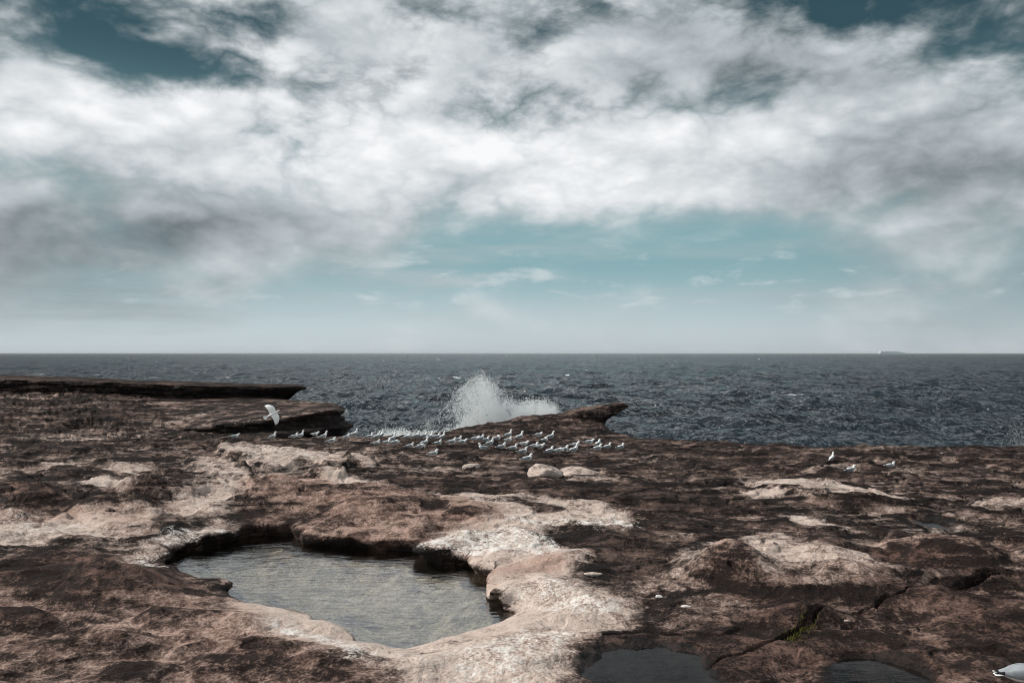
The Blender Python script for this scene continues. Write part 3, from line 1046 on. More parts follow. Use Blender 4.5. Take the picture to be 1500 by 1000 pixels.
ledge('rock_ledge', ud([(215, 34.5), (262, 32.4), (300, 31.2), (335, 30.6), (380, 30.2), (430, 30.2), (475, 30.3), (497, 30.9), (501, 32.2), (497, 33.8), (480, 35.4), (450, 36.8), (424, 38.2), (330, 39.2), (215, 39.2)]),
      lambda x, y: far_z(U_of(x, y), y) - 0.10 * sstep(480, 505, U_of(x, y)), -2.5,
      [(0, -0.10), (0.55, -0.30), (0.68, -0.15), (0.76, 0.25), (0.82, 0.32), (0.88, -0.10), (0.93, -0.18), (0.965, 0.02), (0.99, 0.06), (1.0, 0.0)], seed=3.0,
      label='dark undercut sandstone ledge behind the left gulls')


def ztopB(x, y):
    u = U_of(x, y)
    return np.interp(u, [-500, 0, 100, 200, 330, 447], [2.1, 1.92, 1.84, 1.70, 1.58, 1.50]) - 0.05 * sstep(40, 38.3, y)


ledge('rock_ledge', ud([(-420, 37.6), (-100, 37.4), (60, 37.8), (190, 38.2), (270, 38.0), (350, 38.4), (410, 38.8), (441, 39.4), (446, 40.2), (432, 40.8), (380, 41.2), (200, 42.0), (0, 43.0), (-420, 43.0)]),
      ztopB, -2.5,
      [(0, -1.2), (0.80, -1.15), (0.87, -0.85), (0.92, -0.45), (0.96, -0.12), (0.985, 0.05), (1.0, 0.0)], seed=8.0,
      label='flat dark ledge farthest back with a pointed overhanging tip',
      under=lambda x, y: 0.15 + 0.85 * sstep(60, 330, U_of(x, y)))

# ------------------------------------------------------------------ the beaked outcrop at the end of the wedge
def outcrop():
    secs = [  # column, top row, bottom row, half depth
        (822, 606, 612, 0.5), (832, 603, 617, 0.9), (845, 600, 624, 1.1), (860, 597, 627, 1.1), (872, 594.5, 627, 1.0), (882, 593.5, 624, 0.9),
        (888, 592.5, 616, 0.75), (895, 591.5, 609, 0.65), (904, 590.5, 604, 0.55), (913, 590.5, 600, 0.42), (919, 592.5, 597.5, 0.25), (921.5, 594, 596, 0.08)]
    D = 33.6
    s = np.array(secs, float)
    uu = np.linspace(s[0, 0], s[-1, 0], 70)
    top, bot, hd = (np.interp(uu, s[:, 0], s[:, i]) for i in (1, 2, 3))
    nseg = 40
    V = []
    for u, t, b, h in zip(uu, top, bot, hd):
        zt, zb = EYE - (t - 517) / F * D, EYE - (b - 517) / F * D
        x = (u - 750) / F * D
        for k in range(nseg):
            a = 2 * math.pi * k / nseg
            c, q = math.cos(a), math.sin(a)
            c = math.copysign(abs(c) ** 0.6, c)
            q = math.copysign(abs(q) ** 0.7, q)
            V.append((x, D + 0.2 + c * h, (zt + zb) / 2 + q * (zt - zb) / 2))
    V = np.array(V)
    cx = np.repeat(np.arange(70), nseg)
    cen = np.array([V[cx == i].mean(0) for i in range(70)])[cx]
    r = V - cen
    L = np.linalg.norm(r, axis=1)[:, None]
    strat = 0.10 * fbm(V[:, 2] * 6 - 1.5 * V[:, 0], V[:, 0] * 0.3, 1.3, 3, 0.6, 60.0)
    V = V + r / np.maximum(L, 1e-4) * np.minimum(L, 0.4) * (0.55 * noise3(V, 2.2, 61.0) + 0.3 * noise3(V, 7.0, 64.0) + strat)[:, None]
    f = grid_faces(70, nseg, True)
    mk = np.tile(np.array([0.24, 0.0, 0.4, 0.1]), (len(V), 1))
    me_ = mesh_np('rock_outcrop', V, f[:, ::-1], M_rock, True, mk)
    link('rock_outcrop', me_, label='dark beak shaped outcrop jutting over the sea at the end of the sloping rock', cat='rock')


outcrop()


# ------------------------------------------------------------------ loose stones
def boulder(name, u, v, w, dpt, h, seed, cuts, pale, label, cat='boulder', rot=0.0, group=None):
    r = random.Random(seed)
    x, y, z = on_ground(u, v)
    bm = bmesh.new()
    bmesh.ops.create_icosphere(bm, subdivisions=5, radius=1.0)
    co = np.array([q.co for q in bm.verts])
    co = np.sign(co) * np.abs(co) ** 0.85
    for _ in range(cuts):
        nvec = np.array([r.uniform(-1, 1), r.uniform(-1, 1), r.uniform(0.0, 1.0)])
        nvec /= np.linalg.norm(nvec)
        lim = r.uniform(0.55, 0.8)
        d = co @ nvec
        k = d > lim
        co[k] -= nvec[None, :] * ((d[k] - lim) * 0.92)[:, None]
    co += co * (0.10 * noise3(co, 1.2, seed) + 0.05 * noise3(co, 4.0, seed + 1.0))[:, None]
    co = co * np.array([w / 2, dpt / 2, h * 0.62])
    c, s_ = math.cos(rot), math.sin(rot)
    co[:, 0], co[:, 1] = co[:, 0] * c - co[:, 1] * s_, co[:, 0] * s_ + co[:, 1] * c
    co[:, 2] += h * 0.30
    for q, p in zip(bm.verts, co):
        q.co = p
    m_ = bpy.data.meshes.new(name)
    bm.to_mesh(m_)
    bm.free()
    for p in m_.polygons:
        p.use_smooth = True
    a = m_.attributes.new('masks', 'FLOAT_COLOR', 'POINT')
    a.data.foreach_set('color', np.tile(np.array(pale, np.float32), (len(co), 1)).ravel())
    m_.materials.append(M_rock)
    o = link(name, m_, label=label, cat=cat, group=group)
    o.location = (x, y + dpt * 0.3, z)
    return o


boulder('boulder', 690, 687, 0.50, 0.5, 0.20, 11, 5, (0.75, 0.0, 0.2, 0), 'small rounded pale boulder left of the two larger boulders')
boulder('boulder', 798, 701, 0.92, 0.7, 0.36, 23, 8, (0.85, 0.10, 0.35, 0), 'tallest pale pink faceted boulder below the gull flock')
boulder('boulder', 850, 697, 1.05, 0.7, 0.24, 37, 7, (0.80, 0.06, 0.3, 0), 'low flat pale boulder right of the faceted one')
boulder('boulder', 771, 696, 0.55, 0.5, 0.20, 41, 6, (0.50, 0.0, 0.3, 0), 'small brownish stone wedged against the left side of the faceted boulder')
boulder('stone_chip', 868, 843, 0.30, 0.10, 0.05, 51, 4, (0.95, 0.20, 0.3, 0), 'long thin pale stone chip on the dark rock right of the pool', 'stone', 0.1)
boulder('stone_chip', 1005, 889, 0.12, 0.05, 0.025, 53, 5, (0.9, 0.3, 0.0, 0), 'white flat stone chip on dark rock below the cone mound', 'stone')
boulder('stone_chip', 965, 875, 0.10, 0.07, 0.03, 57, 4, (0.9, 0.6, 0.0, 0), 'tiny white stone chip left of the larger white chip', 'stone')
boulder('stone_chip', 1240, 910, 0.11, 0.03, 0.02, 58, 4, (0.9, 0.1, 0.6, 0), 'thin yellowish chip beside the overhanging crack', 'stone')
boulder('stone_chip', 160, 749, 0.2, 0.14, 0.08, 59, 5, (0.6, 0.0, 0.5, 0), 'small brown stone between the two left mounds', 'stone')


# moss in the crack
def moss():
    V, Fc = [], []
    pts = [gp(1150, 944), gp(1168, 932), gp(1186, 920)]
    r = random.Random(5)
    for i in range(1400):
        t = r.random() * 1.999
        a, b = pts[int(t)], pts[int(t) + 1]
        k = t - int(t)
        x = a[0] + (b[0] - a[0]) * k + r.gauss(0, 0.05)
        y = a[1] + (b[1] - a[1]) * k + r.gauss(-0.03, 0.05)
        V.append((x, y))
    Zs = terrain(np.array([p[0] for p in V]), np.array([p[1] for p in V]))
    VV = []
    for (x, y), z in zip(V, Zs):
        n0 = len(VV)
        w = 0.006
        a = r.random() * 6.28
        h = r.uniform(0.01, 0.035)
        VV += [(x + w * math.cos(a), y + w * math.sin(a), z - 0.01), (x - w * math.cos(a), y - w * math.sin(a), z - 0.01), (x + r.gauss(0, 0.012), y + r.gauss(0, 0.012), z + h)]
        Fc.append((n0, n0 + 1, n0 + 2))
    me_ = mesh_np('moss', np.array(VV), np.array(Fc), M_moss, False, k=3)
    link('moss', me_, kind='stuff', label='olive green moss growing in the crack of the right foreground', cat='moss')


moss()


# ------------------------------------------------------------------ sea
def ocean_tile(N, L, wind, wdir, seed, hs, kmin=0.0):
    r = np.random.default_rng(seed)
    k1 = np.fft.fftfreq(N, 1.0 / N) * 2 * np.pi / L
    kx, ky = np.meshgrid(k1, k1)
    kk = np.sqrt(kx * kx + ky * ky)
    kk[0, 0] = 1
    Lw = wind * wind / 9.81
    cosf = (kx * math.cos(wdir) + ky * math.sin(wdir)) / kk
    ph = np.exp(-1 / (kk * Lw) ** 2) / kk ** 3.5 * (0.18 + cosf ** 2) * np.exp(-(kk * 0.06) ** 2) * np.where(cosf < 0, 0.4, 1.0)
    ph[0, 0] = 0
    ph[kk < kmin] = 0
    h = np.sqrt(ph) * (r.standard_normal((N, N)) + 1j * r.standard_normal((N, N)))
    H = np.fft.ifft2(h)
    sc = hs / 4 / np.std(H.real)
    hz = H.real * sc
    Dx = np.fft.ifft2(-1j * kx / kk * h).real * sc
    Dy = np.fft.ifft2(-1j * ky / kk * h).real * sc
    cell = L / N
    jx = np.gradient(Dx, cell, axis=1)
    jy = np.gradient(Dy, cell, axis=0)
    jxy = np.gradient(Dx, cell, axis=0)
    lam = 1.1
    J = (1 + lam * jx) * (1 + lam * jy) - (lam * jxy) ** 2
    return hz, Dx * lam, Dy * lam, J


def sample(tile, L, x, y):
    N = tile.shape[0]
    fx = (x / L * N) % N
    fy = (y / L * N) % N
    i, j = np.floor(fx).astype(int), np.floor(fy).astype(int)
    a, b = fx - i, fy - j
    i0, i1, j0, j1 = i % N, (i + 1) % N, j % N, (j + 1) % N
    return (tile[j0, i0] * (1 - a) + tile[j0, i1] * a) * (1 - b) + (tile[j1, i0] * (1 - a) + tile[j1, i1] * a) * b


inv = np.concatenate([np.linspace(1 / 42.0, 1 / 5000.0, 430), [1 / 7000., 1 / 10000., 1 / 16000., 1 / 30000., 1 / 60000.]])
yd = 1 / inv
ts = np.concatenate([np.linspace(-1.6, -0.74, 50)[:-1], np.linspace(-0.74, 0.74, 760), np.linspace(0.74, 1.6, 50)[1:]])
Ys = np.repeat(yd[:, None], len(ts), 1)
Xs = ts[None, :] * Ys
x, y = Xs.ravel(), Ys.ravel()
h1, a1, b1, J1 = ocean_tile(512, 97.0, 5.6, math.radians(225), 11, 1.05)
h2, a2, b2, J2 = ocean_tile(512, 331.0, 8.5, math.radians(245), 12, 1.35, 0.0)
ca, sa = math.cos(0.5), math.sin(0.5)
xr, yr = x * ca + y * sa, -x * sa + y * ca
z = sample(h1, 97.0, x, y) + sample(h2, 331.0, xr, yr)
xo = sample(a1, 97.0, x, y) + (sample(a2, 331.0, xr, yr) * ca - sample(b2, 331.0, xr, yr) * sa)
yo = sample(b1, 97.0, x, y) + (sample(a2, 331.0, xr, yr) * sa + sample(b2, 331.0, xr, yr) * ca)
fade = np.interp(y, [60, 400, 1500, 6000, 9000], [1, 1, 0.9, 0.5, 0.0])
q1, q2 = np.percentile(J1, [3.5, 1.0]), np.percentile(J2, [4.0, 1.0])
foam = sstep(q1[0], q1[1], sample(J1, 97.0, x, y)) * 0.85 + sstep(q2[0], q2[1], sample(J2, 331.0, xr, yr)) * 1.0
patch = sstep(-0.10, 0.25, fbm(x, y, 0.03, 3, 0.5, 70.0))
foam = foam * patch
# broken water where the swell meets the rock
for (u, v, ru, rd, am) in [(575, 632, 55, 5.0, 0.9), (1165, 577, 22, 4.0, 1.0), (700, 600, 150, 10, 0.45)]:
    fx_, fy_ = gp(u, v, SEA_Z)
    foam += am * np.exp(-(((x - fx_) / (ru * fy_ / F)) ** 2 + ((y - fy_) / rd) ** 2))
V = np.stack([x + xo * fade * (y < 1500), y + yo * fade * (y < 1500), SEA_Z + z * fade], -1)
me = mesh_np('sea', V, grid_faces(len(yd), len(ts)), M_sea, True, None, {'foam': foam})
link('sea', me, kind='structure', label='dark choppy sea reaching the horizon', cat='sea')


# ------------------------------------------------------------------ spray
OCT_V = np.array([(1, 0, 0), (-1, 0, 0), (0, 1, 0), (0, -1, 0), (0, 0, 1), (0, 0, -1)], float)
OCT_F = np.array([(0, 2, 4), (2, 1, 4), (1, 3, 4), (3, 0, 4), (2, 0, 5), (1, 2, 5), (3, 1, 5), (0, 3, 5)])


def droplets(name, P, R, label):
    n = len(P)
    V = (P[:, None, :] + OCT_V[None] * R[:, None, None]).reshape(-1, 3)
    Fc = (OCT_F[None] + 6 * np.arange(n)[:, None, None]).reshape(-1, 3)
    me_ = mesh_np(name, V, Fc, M_spray, False, k=3)
    return link(name, me_, kind='stuff', label=label, cat='spray')


def big_splash():
    D = 37.5
    us = np.array([596, 620, 640, 655, 670, 685, 695, 705, 715, 725, 735, 745, 757, 770, 783, 796, 806, 818, 826])
    tp = np.array([632, 622, 608, 592, 574, 561, 555, 551, 556, 564, 575, 584, 594, 591, 588, 589, 594, 599, 603])
    sk_ = np.interp(us, [596, 620, 700, 760, 830], [640, 637, 622, 610, 604])
    P, R = [], []

    def emit(n, u, v, spread, rmin, rmax):
        d = D + rng.normal(0, spread, n)
        x_ = (u - 750) / F * d
        z_ = EYE - (v - 517) / F * d
        P.append(np.stack([x_, d, z_], -1))
        R.append(rmin + (rmax - rmin) * rng.random(n) ** 2.5)
    # jets fanning up from the rock edge, thinning and spreading as they rise
    for j in range(190):
        if j % 3 == 2:
            ut = rng.uniform(752, 816)
            ub = ut - rng.uniform(-4, 14)
        else:
            ut = np.clip(rng.normal(705, 24), 640, 748)
            ub = 0.42 * ut + 0.58 * rng.normal(724, 16)
        vt = np.interp(ut, us, tp) + abs(rng.normal(0, 9)) * (0.4 if j % 3 == 2 else 1.0) - 2
        vb = np.interp(ub, us, sk_) + 6
        nn = int(rng.uniform(140, 380))
        t = rng.random(nn) ** 1.15
        sp = 1.2 + 4.5 * t
        u = ub + (ut - ub) * t + rng.normal(0, 1, nn) * sp
        v = vb + (vt - vb) * (1.25 * t - 0.25 * t * t) + rng.normal(0, 1, nn) * sp * 0.8
        emit(nn, u, v, 0.5 + 0.5 * rng.random(), 0.005, 0.025 - 0.007 * rng.random())
    # white water along the rock edge
    n = 9000
    u = 655 + 160 * rng.random(n) ** 0.85
    skl, top = np.interp(u, us, sk_), np.interp(u, us, tp)
    v = skl + 6 - (skl + 6 - top) * (0.42 + 0.6 * fbm(u, u * 0, 0.09, 3, 0.6, 95.0)) * rng.random(n) ** 1.3 * sstep(645, 720, u) - rng.random(n) * 4
    emit(n, u, v, 0.8, 0.010, 0.030)
    # mist drifting to the left
    n = 15000
    u = rng.uniform(590, 720, n)
    top, skl = np.interp(u, us, tp), np.interp(u, us, sk_)
    v = skl + 6 - (skl + 6 - top) * rng.random(n) ** 1.1
    keep = rng.random(n) < sstep(585, 700, u) * np.clip(0.45 + 1.3 * fbm(u, v, 0.06, 4, 0.6, 91.0), 0.04, 1)
    emit(keep.sum(), u[keep], v[keep], 0.8, 0.005, 0.020)
    # flung drops outside the outline
    n = 900
    u = rng.normal(715, 40, n)
    v = np.interp(u, us, tp) - np.abs(rng.normal(0, 5, n)) + 3
    emit(n, u, v, 0.8, 0.006, 0.020)
    droplets('wave_spray', np.concatenate(P), np.concatenate(R), 'tall white plume of spray bursting up behind the sloping rock')


big_splash()


def side_spray(uc, vc, su, sv, n, D, rm, label, floor_v):
    u = rng.normal(uc, su, n)
    v = floor_v + 3 - np.abs(rng.normal(0, sv, n))
    d = D + rng.normal(0, 0.7, n)
    P = np.stack([(u - 750) / F * d, d, EYE - (v - 517) / F * d], -1)
    droplets('wave_spray', P, rm * (0.45 + 0.55 * rng.random(n) ** 2), label)


side_spray(1506, 630, 20, 22, 2000, 30.5, 0.010, 'thin scatter of spray drops rising at the right edge', 656)
side_spray(577, 636, 13, 7, 4200, 34.0, 0.022, 'small low puff of white spray left of the big plume', 642)
side_spray(626, 636, 20, 5, 2600, 34.0, 0.020, 'low foam splash at the left foot of the sloping rock', 638)


# ------------------------------------------------------------------ gulls
def loft(name, secs, mat, nseg=14, sub=4, tip=True):
    """closed tube through sections (x, y, z, half width, half height), smoothly interpolated"""
    s = np.array(secs, float)
    out = []
    n = len(s)
    for i in range(n - 1):
        a, b, c, d = s[max(i - 1, 0)], s[i], s[i + 1], s[min(i + 2, n - 1)]
        for j in range(sub):
            t = j / sub
            out.append(0.5 * (2 * b + (c - a) * t + (2 * a - 5 * b + 4 * c - d) * t * t + (3 * b - a - 3 * c + d) * t ** 3))
    out.append(s[-1])
    s = np.array(out)
    s[:, 3:] = np.maximum(s[:, 3:], 0.0008)
    tan = np.gradient(s[:, :3], axis=0)
    tan /= np.linalg.norm(tan, axis=1)[:, None] + 1e-9
    bm = bmesh.new()
    rings = []
    for p, t in zip(s, tan):
        T = Vector(t)
        side = Vector((0, 1, 0)) - T * T.y
        if side.length < 1e-3:
            side = Vector((1, 0, 0)) - T * T.x
        side.normalize()
        up = T.cross(side)
        c = Vector(p[:3])
        rings.append([bm.verts.new(c + side * (p[3] * math.cos(2 * math.pi * k / nseg)) + up * (p[4] * math.sin(2 * math.pi * k / nseg))) for k in range(nseg)])
    for a, b in zip(rings, rings[1:]):
        for k in range(nseg):
            bm.faces.new((a[k], a[(k + 1) % nseg], b[(k + 1) % nseg], b[k]))
    bm.faces.new(rings[0][::-1])
    bm.faces.new(rings[-1])
    bmesh.ops.recalc_face_normals(bm, faces=bm.faces[:])
    m_ = bpy.data.meshes.new(name)
    bm.to_mesh(m_)
    bm.free()
    for p in m_.polygons:
        p.use_smooth = True
    m_.materials.append(mat)
    return m_


def gull_parts(pose, low=False):
    """meshes of a standing gull about 0.36 m long, facing +X, feet at z = 0; list of (name, mesh, sub-parts)"""
    g = 0.0 if pose in ('sit', 'tuck') else 0.075
    tilt = {'upright': 0.035, 'hunch': 0.012, 'sit': 0.0, 'tuck': 0.0, 'preen': 0.02, 'lean': -0.005}[pose]
    zb = g + 0.060
    body = [(-0.150, 0, zb + 0.012 - tilt, 0.018, 0.010), (-0.115, 0, zb + 0.010 - tilt * 0.7, 0.034, 0.028), (-0.06, 0, zb + 0.004, 0.052, 0.052),
            (0.0, 0, zb + 0.002, 0.060, 0.061), (0.05, 0, zb + 0.010 + tilt * 0.5, 0.056, 0.060), (0.088, 0, zb + 0.035 + tilt, 0.044, 0.048)]
    if pose == 'upright':
        body += [(0.104, 0, zb + 0.085 + tilt, 0.029, 0.032), (0.110, 0, zb + 0.120 + tilt, 0.028, 0.030), (0.124, 0, zb + 0.142 + tilt, 0.028, 0.028), (0.146, 0, zb + 0.145 + tilt, 0.020, 0.019), (0.157, 0, zb + 0.143 + tilt, 0.010, 0.010)]
    elif pose in ('hunch', 'sit'):
        body += [(0.096, 0, zb + 0.070 + tilt, 0.034, 0.036), (0.104, 0, zb + 0.096 + tilt, 0.030, 0.031), (0.122, 0, zb + 0.108 + tilt, 0.028, 0.028), (0.144, 0, zb + 0.107 + tilt, 0.020, 0.018), (0.155, 0, zb + 0.104 + tilt, 0.010, 0.010)]
    elif pose == 'lean':
        body += [(0.118, 0, zb + 0.058, 0.033, 0.035), (0.140, 0, zb + 0.080, 0.029, 0.030), (0.158, 0, zb + 0.090, 0.027, 0.027), (0.178, 0, zb + 0.086, 0.019, 0.018), (0.188, 0, zb + 0.082, 0.010, 0.010)]
    elif pose == 'tuck':
        body += [(0.085, 0, zb + 0.065, 0.038, 0.036), (0.070, 0.010, zb + 0.090, 0.031, 0.030), (0.050, 0.018, zb + 0.094, 0.027, 0.025), (0.030, 0.022, zb + 0.086, 0.018, 0.016), (0.022, 0.024, zb + 0.082, 0.009, 0.009)]
    else:  # preen: head bent down to the breast
        body += [(0.118, 0, zb + 0.048, 0.034, 0.036), (0.142, 0, zb + 0.034, 0.029, 0.030), (0.150, 0, zb + 0.008, 0.027, 0.027), (0.142, 0, zb - 0.014, 0.019, 0.018), (0.136, 0, zb - 0.022, 0.010, 0.010)]
    parts = [('body', loft('gull_body', body, M_white, 16, 4), [])]
    hx, hy, hz = body[-1][:3]
    px, py, pz = body[-2][:3]
    dv = Vector((hx - px, hy - py, hz - pz)).normalized()
    b0 = Vector((hx, hy, hz)) - dv * 0.004
    b1, b2 = b0 + dv * 0.022, b0 + dv * 0.040 + Vector((0, 0, -0.006))
    parts.append(('beak', loft('gull_beak', [(*b0, 0.007, 0.008), (*b1, 0.005, 0.0065), (*b2, 0.0012, 0.0016)], M_red, 8, 3), []))
    hc = Vector(body[-3][:3])
    for s in (-1, 1):
        e = hc + dv * 0.014 + Vector((0, s * 0.024, 0.005))
        parts.append(('eye', loft('gull_eye', [(e.x - 0.005, e.y, e.z, 0.001, 0.001), (e.x, e.y, e.z, 0.004, 0.0045), (e.x + 0.005, e.y, e.z, 0.001, 0.001)], M_black, 8, 3), []))
        w = [(0.082, s * 0.034, zb + 0.030 + tilt * 0.8, 0.010, 0.016), (0.055, s * 0.050, zb + 0.026 + tilt * 0.5, 0.016, 0.036), (0.0, s * 0.055, zb + 0.020, 0.017, 0.046), (-0.06, s * 0.045, zb + 0.016, 0.014, 0.038),
             (-0.115, s * 0.030, zb + 0.018 - tilt * 0.6, 0.009, 0.022), (-0.155, s * 0.019, zb + 0.020 - tilt, 0.006, 0.012)]
        tp = [(-0.135, s * 0.025, zb + 0.020 - tilt * 0.8, 0.008, 0.0165), (-0.165, s * 0.016, zb + 0.021 - tilt, 0.006, 0.011), (-0.198, s * 0.006, zb + 0.024 - tilt * 1.2, 0.004, 0.007), (-0.222, -s * 0.002, zb + 0.028 - tilt * 1.3, 0.001, 0.002)]
        parts.append(('wing', loft('gull_wing', w, M_grey, 12, 4), [('wing_tip', loft('gull_wing_tip', tp, M_black, 10, 3))]))
    parts.append(('tail', loft('gull_tail', [(-0.12, 0, zb + 0.008 - tilt * 0.7, 0.024, 0.012), (-0.16, 0, zb + 0.006 - tilt, 0.028, 0.007), (-0.195, 0, zb + 0.005 - tilt * 1.1, 0.030, 0.004), (-0.200, 0, zb + 0.005 - tilt * 1.1, 0.026, 0.002)], M_white, 12, 3), []))
    if g > 0:
        for s in (-1, 1):
            bm_me = loft('gull_leg', [(0.005, s * 0.024, zb - 0.03, 0.010, 0.010), (0.000, s * 0.024, g - 0.012, 0.0055, 0.0055), (-0.006, s * 0.024, g * 0.52, 0.0042, 0.0042), (0.000, s * 0.024, 0.010, 0.0036, 0.0036), (0.006, s * 0.024, 0.004, 0.007, 0.004), (0.026, s * 0.026, 0.003, 0.014, 0.003), (0.040, s * 0.027, 0.002, 0.016, 0.0015)], M_leg, 8, 3)
            parts.append(('leg', bm_me, []))
    return parts


PROTO = {p: gull_parts(p) for p in ('upright', 'hunch', 'sit', 'tuck', 'preen', 'lean')}


def gull(u, v, pose, face, label, group=None, scale=1.0, loc=None):
    if loc is None:
        loc = on_ground(u, v)
    o = link('seagull', None, label=label, cat='gull', group=group)
    o.location = (loc[0], loc[1], loc[2] - 0.004)
    o.rotation_euler = (0, 0, math.radians(face))
    o.scale = (scale,) * 3
    for nm, m_, subs in PROTO[pose]:
        c = link(nm, m_, o)
        for nm2, m2 in subs:
            link(nm2, m2, c)
    return o


FLOCK = 'gulls resting on the rock platform'
gulls = [
    # under the left ledge
    (344, 644, 'lean', 8, 'gull standing farthest left, alone under the dark ledge'),
    (399, 645, 'upright', -12, 'gull standing alone under the dark ledge directly below the flying gull'),
    (430.5, 642.5, 'hunch', 15, 'left gull of the touching pair under the dark ledge'),
    (439, 644, 'upright', 40, 'right gull of the touching pair under the dark ledge'),
    (461.5, 641.5, 'lean', 0, 'gull leaning forward against the dark ledge, right of the touching pair'),
    (473.5, 644.5, 'upright', 20, 'upright gull just right of the leaning one below the ledge end'),
    (485.5, 648, 'sit', 10, 'gull sitting low below the right end of the ledge'),
    (507, 643.5, 'hunch', 5, 'left gull of the pair at the rock edge just right of the ledge'),
    (518, 643.5, 'upright', 25, 'right gull of the pair at the rock edge just right of the ledge'),
    # left part of the flock
    (541, 645.5, 'hunch', 5, 'leftmost gull of the back row in front of the small spray puff'),
    (552, 645, 'upright', 15, 'second gull from the left in the back row before the small spray puff'),
    (558.5, 642, 'upright', 60, 'gull half hidden behind its neighbour at the rock edge left of the small spray puff'),
    (551, 652, 'sit', 3, 'gull sitting low in front of the back row, left of the huddled trio'),
    (566, 649, 'sit', 5, 'left gull of the huddled trio below the small spray puff'),
    (574, 648.5, 'upright', 50, 'middle gull of the huddled trio below the small spray puff'),
    (577.5, 654, 'preen', 10, 'front gull of the huddled trio, head lowered'),
    (600, 656.5, 'sit', 8, 'gull sitting with red bill pointing right, in front of the small spray puff'),
    (595.5, 646, 'upright', 30, 'upright gull standing just right of the small spray puff'),
    (609, 644.5, 'upright', 12, 'upright gull at the left foot of the sloping rock'),
    (621, 655, 'upright', 25, 'tall upright gull in front of the packed group by the sloping rock'),
    (615, 660, 'preen', 0, 'low gull with head down just below the tall upright one'),
    (620.5, 646, 'hunch', 15, 'leftmost gull of the packed group by the sloping rock'),
    (628.5, 646.5, 'upright', 25, 'second gull of the packed group by the sloping rock'),
    (639, 647.5, 'hunch', 10, 'third gull of the packed group by the sloping rock'),
    (647.5, 644.5, 'upright', 40, 'rightmost, tallest gull of the packed group by the sloping rock'),
    (641, 653.5, 'sit', 3, 'long low gull sitting right below the packed group'),
    (661.5, 653, 'hunch', 10, 'gull crouching under the left end of the pale rock strip'),
    (670.5, 646, 'sit', 8, 'gull sitting close under the pale rock strip on the sloping rock'),
    (677, 652, 'lean', 8, 'gull leaning right below the pale rock strip'),
    (695, 648, 'lean', 5, 'left gull of the overlapping trio at the right end of the pale strip'),
    (703.5, 648, 'hunch', 20, 'middle gull of the overlapping trio at the right end of the pale strip'),
    (711, 647, 'sit', 12, 'right gull of the overlapping trio at the right end of the pale strip'),
    (634.5, 671.5, 'hunch', 12, 'lone gull resting in front of the flock, left of the small pale boulder'),
    # middle of the flock
    (727.5, 645.5, 'tuck', 0, 'round gull with tucked head at the back of the flock'),
    (744, 642.5, 'upright', 5, 'back gull of the two standing one behind the other'),
    (744, 646.5, 'sit', 10, 'front gull of the two standing one behind the other'),
    (760.5, 646, 'upright', 18, 'upright gull of the back row right of the two standing one behind the other'),
    (788, 643.5, 'lean', 10, 'left gull of the back trio nearest the outcrop'),
    (797, 646.5, 'tuck', 20, 'middle gull of the back trio nearest the outcrop, head tucked'),
    (806, 645, 'upright', 35, 'right gull of the back trio nearest the outcrop'),
    (717, 656, 'upright', 20, 'large upright gull in the middle of the flock'),
    (708, 661, 'hunch', 205, 'small gull facing left beside the large upright one'),
    (734.5, 660.5, 'hunch', 25, 'gull crouching alone right of the large upright one'),
    (751, 658.5, 'sit', 5, 'gull sitting long and low in the middle front row'),
    (767, 656, 'lean', 3, 'back gull of the stacked pair above the lone front gull'),
    (765.5, 662.5, 'sit', 8, 'front gull of the stacked pair above the lone front gull'),
    (782, 656, 'sit', 0, 'left gull of the pair of broad gulls right of the stacked pair'),
    (790.5, 660, 'lean', -10, 'right, larger gull of the pair of broad gulls right of the stacked pair'),
    (772, 679.5, 'hunch', 10, 'lone gull nearest the pale faceted boulder'),
    # right part of the flock
    (804.5, 667.5, 'hunch', 12, 'leftmost gull of the front group above the flat boulder'),
    (817.5, 668.5, 'preen', 0, 'low gull with head down in the front group above the flat boulder'),
    (826, 664.5, 'hunch', 25, 'crouching gull just left of the large upright one above the flat boulder'),
    (840, 665.5, 'upright', 12, 'large upright gull right of the front group above the flat boulder'),
    (843, 653.5, 'sit', 8, 'leftmost gull of the loose right hand row below the outcrop'),
    (862.5, 654, 'lean', 12, 'second gull of the loose right hand row below the outcrop'),
    (875.5, 655, 'hunch', 35, 'third gull of the loose right hand row below the outcrop'),
    (875, 663, 'hunch', 10, 'gull directly in front of the third one in the right hand row'),
    (889.5, 659.5, 'hunch', 15, 'second gull from the right end of the flock'),
    (909, 657.5, 'sit', 20, 'gull at the right end of the flock'),
    # far right
    (1218, 677.5, 'upright', 30, 'upright gull standing apart on the dark rock far right of the flock'),
    (1246, 694, 'hunch', 8, 'gull standing nearest of the three scattered on the right rock'),
    (1304, 684, 'sit', 12, 'rightmost gull of the three scattered on the right rock'),
]
for i, (u, v, pose, face, lab) in enumerate(gulls):
    gull(u, v, pose, face + random.uniform(-24, 20), lab, FLOCK, scale=(0.98 if u < 1000 else 0.80) + 0.10 * random.random())

